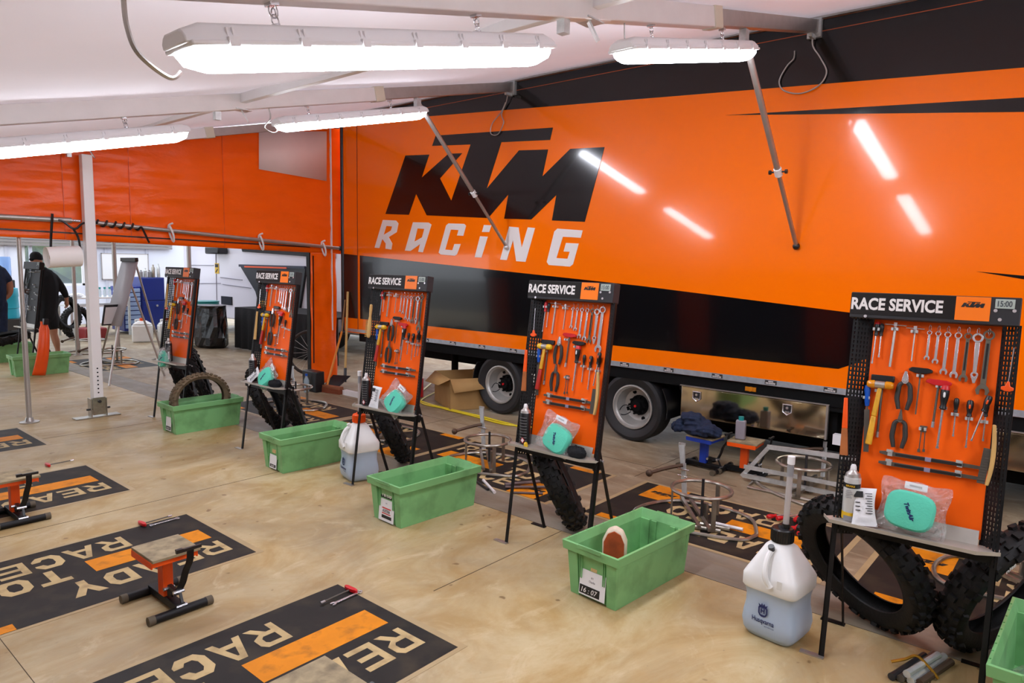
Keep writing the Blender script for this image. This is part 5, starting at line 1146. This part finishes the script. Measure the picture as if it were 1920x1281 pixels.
stick('handle', (-7.48, 5.42, .22), (-7.66, 5.60, 1.25), .016, M_WOOD, sh); stick('socket', (-7.455, 5.395, .08), (-7.485, 5.425, .26), .02, M_GUN, sh)
b = MB(); b.add([(-7.58, 5.30, .17), (-7.36, 5.42, .17), (-7.38, 5.20, .01), (-7.56, 5.10, .01), (-7.47, 5.25, .02)], [(0, 1, 4), (1, 2, 4), (2, 3, 4), (3, 0, 4)]); b.build('blade', M_GUN, sh, solid=.004)
MB().box(-7.10, -6.72, 5.10, 5.16, 0, .06).build('x', M_ALUW).name = 'metal_bar'; tag(bpy.data.objects['metal_bar'], 'pale square metal bar on the floor right of the broom', 'bar')
dp = thing('frame_post', 'black square post beside the opening in the curtain', 'post', TR(-8.25, 5.42, 0)); MB().box(-.04, .04, -.04, .04, 0, 2.6).build('upright', M_BLACK, dp, bevel=.004)
bb = tag(MB().box(-7.72, -7.42, 4.93, 5.06, 0, .26).build('black_case', M_BLKPL, bevel=.01), 'black case on the floor in front of the black post', 'case')
bo = thing('water_bottle', 'clear water bottle beside the black case', 'bottle', TR(-7.55, 4.88, 0)); MB().lathe([(0, 0), (.032, 0), (.034, .15), (.014, .20), (.014, .215)], 16).build('body', mat('water_plastic', '#b9d0de', .1, alpha=.5), bo); MB().cyl((0, 0, .21), (0, 0, .235), .016).build('cap', M_BLUE, bo)
MB().tube(ringpts((0, 0, 0), .31), .022, 8, True).build('x', mat('road_rubber', '#2e2a26', .7)).name = 'bicycle_wheel'; o = bpy.data.objects['bicycle_wheel']; tag(o, 'dark bicycle wheel behind the black post', 'wheel')
b = MB()
for i in range(18): a = 2*pi*i/18; b.cyl((0, 0, .02*(-1)**i), (.30*cos(a), .30*sin(a), 0), .0015, n=4)
b.lathe([(.02, -.03), (.02, .03)], 10).build('spokes', M_GALV, o); o.matrix_world = orient((-8.62, 5.66, .335), (1, -.55, .08))
hd = thing('trailer_coupling', 'orange and black coupling under the trailer corner', 'coupling', TR(-7.2, 5.8, 0))
MB().box(-.05, .05, -.02, .02, .36, .62).build('bracket', M_ORPL, hd); MB().tube(smooth_path([(.0, 0, .5), (.12, .02, .40), (.16, 0, .25), (.05, .02, .15), (-.10, 0, .22), (-.12, .02, .40)]), .022, 8).build('hose', M_BLKPL, hd); MB().cyl((-.04, -.03, .48), (.03, -.03, .48), .022).build('fitting', M_CHROME, hd)
fn = thing('orange_mudguard', 'long orange motorcycle mudguard leaning on the far crate', 'mudguard', TR(-10.98, 2.93, 0) @ rot('Z', 8) @ rot('X', -8))
b = MB(); nx, nz = 8, 14; vs = []
for j in range(nz+1):
    v = j/nz; w_ = .085*(1-.25*v)*(1 if v < .9 else .75)
    for i in range(nx+1): u = i/nx-.5; vs.append((2*w_*u*.35+.02, 2*w_*u, .02+.74*v)); vs[-1] = (.06*sin(pi*v)-abs(u)**2*.14, 2*w_*u, .02+.74*v)
b.add(vs, [(j*(nx+1)+i, j*(nx+1)+i+1, (j+1)*(nx+1)+i+1, (j+1)*(nx+1)+i) for j in range(nz) for i in range(nx)]); b.build('shell', M_ORPL, fn, solid=.004)
MB().box(-.02, .03, -.03, .03, .72, .80).build('bracket', M_BLKPL, fn)
# sixth tool stand, dark, beyond the curtain
s6 = inst('stand', None, TR(-12.25, 2.96, 0) @ rot('Z', 4) @ rot('X', -LEAN), 'plain black tool stand beyond the curtain in front of the person', 'tool stand')
for c in s6.children:
    if c.name.startswith(('back_panel', 'sign_box')):
        c.data = c.data.copy(); c.data.materials[0] = M_BLACK
        if c.name.startswith('back_panel'): c['label'] = 'black back panel'
        for g in list(c.children):
            if not g.name.startswith(('display', 'bolt')):
                for h in list(g.children): bpy.data.objects.remove(h)
                bpy.data.objects.remove(g)

# ================================================================ BEYOND THE CURTAIN
ez = thing('flip_chart', 'grey white flip chart leaning on thin metal legs', 'flip chart')
b = MB(); b.add([(-10.1, 3.739, 1.62), (-9.6, 3.735, 1.624), (-9.6, 3.493, .765), (-10.1, 3.478, .744)], [(0, 1, 2, 3)]); b.build('board', mat('grey_board', '#a5a3aa', .5), ez, solid=.02)
MB().bar((-10.1, 3.715, 1.62), (-9.6, 3.71, 1.624), .04, .05).build('clamp_rail', M_GREYPL, ez)
for p, q in (((-9.75, 3.52, .80), (-9.587, 3.311, .01)), ((-10.0, 3.76, 1.35), (-9.868, 4.121, .01)), ((-10.05, 3.55, .9), (-11.3, 3.768, .01)), ((-9.7, 3.74, 1.55), (-9.80, 4.05, .4))): MB().cyl(p, q, .013, n=8).build('leg', M_ALU, ez)
MB().box(0, .012, -.12, .12, -.14, .14).build('x', M_GUN, ez).name = 'clipboard'; o = bpy.data.objects['clipboard']; o.matrix_world = TR(-9.86, 3.47, .90) @ rot('Z', 15) @ rot('Y', 15)
MB().box(.012, .016, -.10, .10, -.12, .11).build('sheet', M_PAPER, o)
# the person: one continuous body grown from joints
K = 1.095
def pp(y, z, dx=0): return (-13.8+dx, y*K, 1.65+(z-1.65)*K)
def skin(name, joints, edges, m, parent=None, root=0, sub=2):
    me = bpy.data.meshes.new(name); me.from_pydata([j[0] for j in joints], edges, []); o = bpy.data.objects.new(name, me); COL.objects.link(o)
    me.materials.append(m); md = o.modifiers.new('skin', 'SKIN'); md.use_smooth_shade = True
    sv = me.skin_vertices[0].data if me.skin_vertices else None
    if sv is None: me.attributes.new  # skin layer is made with the modifier in the interface only
    return o, md
def limbs(name, chains, m, parent=None):
    """tapered limbs joined into one surface by a remesh"""
    b = MB()
    for ch in chains:
        pts = [c[0] for c in ch]; rs = [c[1] for c in ch]; sp = smooth_path(pts, 5); rr = []
        for i in range(len(pts)-1):
            for j in range(5): rr.append(rs[i]+(rs[i+1]-rs[i])*j/5)
        rr.append(rs[-1]); b.tube(sp, rr, 12); b.ball(sp[0], rr[0]*.98); b.ball(sp[-1], rr[-1]*.98)
    o = b.build(name, m, parent, smooth=180); md = o.modifiers.new('one_skin', 'REMESH'); md.mode = 'VOXEL'; md.voxel_size = .014; md.use_smooth_shade = True
    md = o.modifiers.new('relax', 'SMOOTH'); md.iterations = 4; return o
def P_(y, z, r, dx=0): return (pp(y, z, dx), r)
body = limbs('person', [[P_(3.50, .74, .125), P_(3.53, .95, .135), P_(3.53, 1.18, .155), P_(3.52, 1.34, .13), P_(3.48, 1.42, .06), P_(3.43, 1.50, .055)],
    [P_(3.43, 1.50, .07), P_(3.41, 1.56, .092), P_(3.40, 1.60, .088)],
    [P_(3.53, 1.36, .075), P_(3.62, 1.31, .065), P_(3.73, 1.15, .050), P_(3.785, 1.00, .036), P_(3.785, .94, .030)],
    [P_(3.46, 1.36, .075, -.1), P_(3.36, 1.22, .062, -.05), P_(3.28, 1.10, .045, .1), P_(3.20, 1.12, .034, .25), P_(3.17, 1.13, .026, .32)],
    [P_(3.55, .74, .11), P_(3.57, .60, .088), P_(3.585, .42, .058), P_(3.61, .30, .060), P_(3.625, .19, .040), P_(3.63, .13, .042)],
    [P_(3.47, .74, .11, -.1), P_(3.46, .58, .088, -.1), P_(3.47, .42, .058, -.1), P_(3.44, .28, .056, -.15), P_(3.42, .17, .038, -.2), P_(3.42, .12, .042, -.2)]], M_SKIN)
tag(body, 'person in a dark cap, dark long sleeved top and shorts, bending beyond the curtain', 'person')
limbs('jacket', [[P_(3.50, .70, .150), P_(3.53, .95, .155), P_(3.53, 1.18, .172), P_(3.52, 1.34, .145), P_(3.49, 1.41, .085)],
    [P_(3.53, 1.36, .088), P_(3.62, 1.31, .080), P_(3.73, 1.15, .062), P_(3.78, 1.02, .048)],
    [P_(3.46, 1.36, .088, -.1), P_(3.36, 1.22, .075, -.05), P_(3.28, 1.10, .056, .1), P_(3.22, 1.115, .046, .2)]], M_CLOTHB, body)
limbs('shorts', [[P_(3.52, .76, .145), P_(3.55, .68, .125), P_(3.57, .57, .108)], [P_(3.50, .76, .14), P_(3.47, .68, .12, -.1), P_(3.46, .57, .105, -.1)]], M_CLOTHB, body)
limbs('shoe', [[P_(3.62, .115, .050), P_(3.66, .085, .045, .1), P_(3.69, .075, .035, .18)]], mat('brown_shoe', '#2e2018', .7), body)
limbs('shoe', [[P_(3.42, .105, .050, -.2), P_(3.40, .085, .045, -.05), P_(3.40, .075, .035, .05)]], mat('brown_shoe', '#2e2018', .7), body)
limbs('cap', [[P_(3.41, 1.615, .098), P_(3.40, 1.635, .095)], [P_(3.38, 1.60, .05), P_(3.32, 1.592, .030, .05)]], M_CLOTHB, body)
limbs('face_features', [[P_(3.33, 1.555, .010, .02), P_(3.325, 1.54, .014, .02)], [P_(3.36, 1.515, .016, .02), P_(3.345, 1.51, .012, .02)], [P_(3.42, 1.56, .012, .09), P_(3.42, 1.54, .014, .09)]], M_SKIN, body)
def hand(c, d, side, name, parent):
    c = Vector(c); d = Vector(d).normalized(); s = Vector(side).normalized(); ch = [[(c, .026), (c+d*.045, .034), (c+d*.08, .032)]]
    for i in range(4):
        q = c+d*.08+s*((i-1.5)*.019); L = (.062, .075, .070, .055)[i]; k = d.cross(s)*.02
        ch.append([(q, .0095), (q+d*L*.5+k*.4, .0088), (q+d*L*.85+k*1.5, .0078)])
    ch.append([(c+d*.02-s*.028, .011), (c+d*.05-s*.05, .0100), (c+d*.075-s*.055, .0085)])
    b = limbs(name, ch, M_SKIN, parent); b.modifiers['one_skin'].voxel_size = .005; return b
hand(pp(3.785, .955), (0, .05, -1), (1, .3, 0), 'hand', body); hand(pp(3.18, 1.13, .30), (.8, -.4, -.1), (.3, .6, .7), 'hand', body)
# second person cut by the left frame edge
def q2(y, z, dx=0): return (-13.6+dx, y, z)
p2 = limbs('person', [[(q2(3.05, .85), .14), (q2(3.06, 1.15), .16), (q2(3.06, 1.38), .14), (q2(3.04, 1.50), .06)], [(q2(3.04, 1.55), .08), (q2(3.04, 1.64), .095)],
    [(q2(3.17, 1.38), .075), (q2(3.27, 1.22), .055), (q2(3.28, 1.05), .045), (q2(3.22, .95), .03)], [(q2(2.98, .85), .11), (q2(2.97, .45), .07), (q2(2.97, .06), .045)], [(q2(3.12, .85), .11), (q2(3.13, .45), .07), (q2(3.13, .06), .045)]], M_SKIN)
tag(p2, 'person in a navy top, only an arm showing at the far left edge', 'person')
limbs('shirt', [[(q2(3.05, .85), .165), (q2(3.06, 1.15), .18), (q2(3.06, 1.38), .16)], [(q2(3.17, 1.38), .09), (q2(3.25, 1.26), .075)]], M_JEANS, p2)
limbs('trousers', [[(q2(2.98, .86), .125), (q2(2.97, .45), .09), (q2(2.97, .10), .07)], [(q2(3.12, .86), .125), (q2(3.13, .45), .09), (q2(3.13, .10), .07)]], M_JEANS, p2)
hand(q2(3.21, .95), (0, -.3, -1), (1, .2, 0), 'hand', p2)

# tyres, cabinet, jugs, bags and table of the far bay
inst('rear', REAR, orient((-14.3, 4.28, .62), (.8, .55, .2)), 'tyre hanging from the hand of the bending person', 'tyre')
inst('rear', REAR, orient((-15.6, 4.85, .33), (.9, .35, .1)), 'knobbly tyre standing behind the one in the hand', 'tyre')
cbn = thing('tool_cabinet', 'tall blue tool cabinet with pale blue drawers on its left', 'cabinet', TR(-16.2, 6.2, 0))
MB().box(-.5, .2, .05, .55, .06, 1.22).build('body', M_BLUEST, cbn, bevel=.01); MB().box(-.5, .2, -.32, .04, .06, 1.02).build('drawer_block', M_BLUEST, cbn, bevel=.01)
for i in range(9): MB().box(.2, .225, -.30, .02, .12+i*.098, .20+i*.098).build('drawer', M_LBLUE, cbn, bevel=.006)
MB().box(.2, .22, .07, .53, .72, 1.20).build('door', M_BLUEST, cbn, bevel=.005); MB().box(.2, .22, .07, .53, .10, .70).build('door', M_BLUEST, cbn, bevel=.005)
for y in (.16, .36): MB().cyl((.22, y, .60), (.25, y, .60), .025).build('lock', M_CHROME, cbn)
for i, (y, h, m) in enumerate(((.08, .16, M_GREYTX), (.17, .20, M_GALV), (.26, .16, M_GREYTX), (.34, .28, M_STEEL), (.45, .30, M_GALV))):
    o = tag(MB().lathe([(.035, 0), (.038, .01), (.038, h*.75), (.02, h*.85), (.018, h)], 14).build('canister', m), ['grey canister, leftmost on the blue cabinet', 'bright canister, second on the blue cabinet', 'grey canister, third on the blue cabinet', 'taller steel canister, fourth on the blue cabinet', 'tallest canister, rightmost on the blue cabinet'][i], 'canister', 'canisters on the blue cabinet'); o.location = (-16.05, 6.2+y, 1.222)
def mk_can5():
    t = E_('white_canister'); MB().frustum((-.17, .17, -.13, .13), 0, (-.175, .175, -.135, .135), .34).frustum((-.175, .175, -.135, .135), .34, (-.07, .07, -.06, .06), .42).build('body', M_JUG, t, bevel=.03)
    MB().cyl((.0, 0, .41), (0, 0, .47), .045).build('cap', M_ORPL, t); MB().tube([(-.12, 0, .36), (-.12, 0, .43), (-.02, 0, .44)], .018, 8).build('handle', M_JUG, t); return t
inst('can5', mk_can5, TR(-14.35, 5.60, 0) @ rot('Z', 60), 'white plastic canister with an orange cap in front of the cabinet', 'canister')
inst('can5', None, TR(-14.15, 6.0, 0) @ rot('Z', 75), 'white plastic canister behind the furthest left stand', 'canister')
inst('can5', None, TR(-13.2, 5.85, 0) @ rot('Z', 60), 'white plastic canister beside the teal bin', 'canister')
def sack(M, s, label):
    b = MB(); n = 26; vs = []; r = random.Random(11)
    for i, (z, k) in enumerate([(0, .86), (.05, 1.0), (.2, 1.03), (.4, .97), (.6, .93), (.74, .90), (.79, .92)]):
        for j in range(n):
            a = 2*pi*j/n; rr = k*(1+r.uniform(-.05, .05)+.04*sin(7*a+z*9)); vs.append((s[0]*rr*cos(a), s[1]*rr*sin(a), z))
    b.add(vs, [(i*n+j, i*n+(j+1) % n, (i+1)*n+(j+1) % n, (i+1)*n+j) for i in range(6) for j in range(n)]+[tuple(range(n)), tuple(6*n+j for j in range(n))])
    o = b.build('bin_bag', M_BAG, None, smooth=0); o.matrix_world = M; return tag(o, label, 'bin bag')
sack(TR(-12.75, 6.20, 0), (.40, .26, 1), 'shiny black bin bag standing beside the black table')
tbn = thing('teal_bin', 'teal drum just left of the black bin bag', 'bin', TR(-13.55, 6.5, 0)); MB().lathe([(.22, 0), (.25, .8), (.26, .82), (.0, .82)], 24).build('drum', M_TEAL, tbn)
tb = thing('covered_table', 'long table under a black cloth behind the stands', 'table', TR(-10.82, 6.85, 0))
MB().box(-1.45, 1.7, -.42, .42, .74, .77).build('table_top', M_CLOTHB, tb); 
b = MB(); n = 60; vs = []
for i in range(n+1):
    x = -1.45+3.15*i/n
    for z, k in ((.77, 0), (.5, .5), (.02, 1)): vs.append((x, -.42-.02*k*(1+sin(i*1.3)), z))
b.add(vs, [(i*3+j, i*3+3+j, i*3+4+j, i*3+1+j) for i in range(n) for j in range(2)]); b.build('table_cloth', M_CLOTHB, tb, solid=.004)
for x in (-1.4, 1.65):
    for y in (-.35, .38): MB().cyl((x, y, 0), (x, y, .74), .02).build('leg', M_GUN, tb)
yb = thing('yellow_bottle', 'yellow bottle lying on the black table', 'bottle', TR(-11.55, 6.60, .85) @ rot('Z', -25) @ rot('Y', 90)); MB().lathe([(.02, -.20), (.075, -.18), (.078, .10), (.03, .16), (.03, .20)], 18).build('body', M_YEL, yb)
for i in range(3): tag(MB().box(-.16, .16, -.11, .11, 0, .02).build('paper_stack', M_PAPER), ['lowest', 'middle', 'top'][i]+' folded sheet of the stack beside the yellow bottle', 'paper', 'papers on the black table').matrix_world = TR(-10.95+i*.03, 6.62, .772+i*.021) @ rot('Z', i*12)
# white tractor unit
tr = thing('white_tractor', 'white lorry cab standing behind the black table', 'lorry', TR(0, 7.5, 0))
MB().box(-16.7, -9.6, 0, 2.4, .35, 3.2).build('cab_body', M_TRUCKW, tr, bevel=.03, smooth=0)
b = MB(); b.m = FRONT; b.prism([(-13.9, 1.82), (-10.6, 1.70), (-10.6, 2.15), (-14.0, 2.1)], 0, .02); b.build('dark_glass', M_TRUCKB, tr, smooth=0)
b = MB(); b.m = FRONT; b.prism([(-13.93, 1.50), (-11.5, 1.54), (-11.8, .5), (-13.1, .5), (-13.35, 1.0)], 0, .05); b.build('dark_hatch', mat('hatch_black', '#121216', .4), tr, smooth=0)
MB().box(-13.95, -11.5, -.08, -.04, 1.50, 1.55).build('hatch_rail', mat('navy_rail', '#1c2338', .4), tr); MB().box(-13.7, -12.1, -.09, -.08, 1.49, 1.52).build('orange_edge', M_ORPL, tr)
for (x0, z0, x1, z1) in ((-16.6, 1.06, -14.9, 1.12), (-14.8, 1.10, -13.6, 1.06), (-16.3, .3, -16.28, 1.05), (-15.1, .35, -15.08, 1.95), (-14.9, 1.25, -13.95, 1.22), (-16.4, 1.50, -15.2, 1.51)):
    MB().bar((x0, -.004, z0), (x1, -.004, z1), .02, .012).build('panel_gap', mat('gap_grey', '#77737f', .5), tr)
w = MB().box(-15.13, -14.96, -.012, -.002, 1.33, 1.56).build('warning_label', M_YEL, tr); MB().box(-15.11, -14.98, -.016, -.012, 1.47, 1.54).bar((-15.09, -.014, 1.36), (-15.00, -.014, 1.43), .004, .03).build('warning_print', M_PAPERD, w)
MB().box(-15.1, -14.5, -.25, -.02, 1.76, 1.92).build('mirror', M_BLKPL, tr, bevel=.03)
MB().box(-14.85, -14.4, -.03, -.0, .66, .84).build('step_recess', M_BLKPL, tr)
for x in (-15.8, -11.0): b = MB(); b.m = TR(x, .15, .5) @ rot('X', 90); b.lathe([(.25, -.13), (.45, -.14), (.5, -.1), (.5, .1), (.45, .14), (.25, .13)], 30); b.build('wheel', M_TYRET, tr)
# back wall of white units with a window
WX = -19.0
for i, (y0, y1, z0, z1) in enumerate(((-4, 4.85, 0, 3.2), (4.85, 6.15, 0, .95), (4.85, 6.15, 1.95, 3.2), (6.15, 9, 0, 3.2))):
    slab('wall_left', WX-.1, WX, y0, y1, z0, z1, M_WALLW)
for i, y in enumerate((4.55, 5.02, 6.2, 6.62, 7.6)): struct(MB().box(WX, WX+.03, y-.035, y+.035, 0, 1.95).build('trim_%d' % (20+i), mat('frame_white', '#c7cad8', .4), smooth=0))
b = MB()
for i in range(8): b.box(WX+.05, WX+.12, -4, 8.2, 1.88+i*.07, 1.94+i*.07)
struct(b.build('trim_30', mat('shutter_grey', '#8f8a88', .45, .3), smooth=0))
wn = MB().box(WX-.06, WX-.05, 4.9, 6.1, .98, 1.93).build('window_1', mat('window_glass', '#c6d6ea', .05, alpha=.12)); struct(wn)
MB().box(WX-.07, WX-.02, 4.85, 4.92, .95, 1.95).box(WX-.07, WX-.02, 6.08, 6.15, .95, 1.95).box(WX-.07, WX-.02, 4.85, 6.15, .93, 1.0).build('window_frame', M_PAPER, wn)
wb = thing('whiteboard', 'white framed board on the far wall above the blue cabinet', 'whiteboard', TR(WX+.04, 7.05, 1.42)); MB().box(0, .015, -.55, .55, -.32, .32).build('board', M_PAPER, wb); MB().box(0, .02, -.56, -.54, -.33, .33).box(0, .02, .54, .56, -.33, .33).box(0, .02, -.56, .56, .31, .33).box(0, .02, -.56, .56, -.33, -.31).build('frame', M_ALU, wb)
for i, (x, y, s) in enumerate(((-27, 5.2, 1.3), (-28, 8.7, 1.7), (-29, 12.5, 1.6))):
    o = crumple('tree', TR(x, y, 1.2), (s, s, s*1.1), mat('hedge_green', '#4d5c3c', .9, var=.5, scale=2), ['left', 'middle', 'right'][i]+' green tree outside the far window', 'tree', 20+i, .18)
    tk = MB().cyl((0, 0, -1.2), (0, 0, 0), .12).build('trunk', M_BRIST, o)
# work table and coloured bottles
wt = thing('work_table', 'pale work table with a steel frame in the far bay', 'table', TR(-16.2, 5.45, 0)); MB().box(-.4, .4, -.65, .5, .79, .82).build('table_top', M_ALUW, wt, bevel=.004)
for x in (-.38, .38):
    for y in (-.62, .47): MB().box(x-.02, x+.02, y-.02, y+.02, 0, .79).build('leg', M_GALV, wt)
MB().box(-.38, .38, -.62, .47, .62, .65).build('shelf', M_ALUW, wt)
for i in range(7): 
    o = thing('spray_bottle', 'clear bottle with a teal top in the row on the far work table', 'bottle', TR(-15.95, 5.22+i*.095, .822), 'teal topped bottles on the work table'); MB().lathe([(.03, 0), (.032, .12), (.014, .16), (.014, .17)], 12).build('body', mat('milk_bottle', '#c8d4dc', .3), o); MB().cyl((0, 0, .165), (0, 0, .20), .022).build('cap', M_TEAL, o)
crumple('cloth', TR(-15.95, 4.98, .86), (.10, .14, .04), M_PAPER, 'white crumpled cloth on the far work table', 'cloth', 6)
dr = thing('teal_drum', 'teal oil drum at the far left edge', 'drum', TR(-16.6, 3.85, .40)); MB().lathe([(.28, 0), (.29, .01), (.28, .2), (.29, .21), (.28, .42), (.29, .44), (.28, .60), (0, .60)], 28).build('barrel', mat('drum_teal', '#1d97ab', .4), dr); MB().box(-.35, .35, -.35, .35, -.40, 0).build('pallet', M_GREYPL, dr)
wc = thing('water_cooler', 'water cooler bottle above the teal drum', 'water cooler', TR(-17.2, 4.05, .0)); MB().box(-.16, .16, -.16, .16, 0, 1.15).build('stand', M_GREYPL, wc, bevel=.02); MB().lathe([(.05, 1.15), (.14, 1.22), (.14, 1.58), (.13, 1.62), (0, 1.62)], 20).build('bottle', mat('water_blue', '#7fa8e0', .1, alpha=.7), wc)
gt = thing('red_toolbox', 'dark red box on the floor of the far bay', 'box', TR(-15.2, 5.0, 0)); MB().box(-.2, .2, -.2, .2, .02, .26).build('case', mat('dark_red', '#7d1a1c', .5), gt, bevel=.03); MB().tube([(0, -.1, .26), (0, -.1, .31), (0, .1, .31), (0, .1, .26)], .012, 6).build('handle', M_BLKPL, gt)

for (x, y, r, h, lab) in ((-9.24, 6.1, .032, 2.9, 'pale tent pole behind the second stand from left'), (-13.56, 6.2, .04, 2.9, 'grey tent pole above the furthest left stand'), (-13.0, 4.66, .035, 2.9, 'grey tent pole behind the flip chart'), (-13.0, 4.03, .03, 2.9, 'grey tent pole behind the hanging paper roll')):
    tag(MB().cyl((0, 0, 0), (0, 0, h), r).cyl((0, 0, 0), (0, 0, .01), r*2.4).build('tent_pole', mat('pole_grey', '#b9b4ae')), lab, 'pole', 'tent poles of the far bay').location = (x, y, 0)
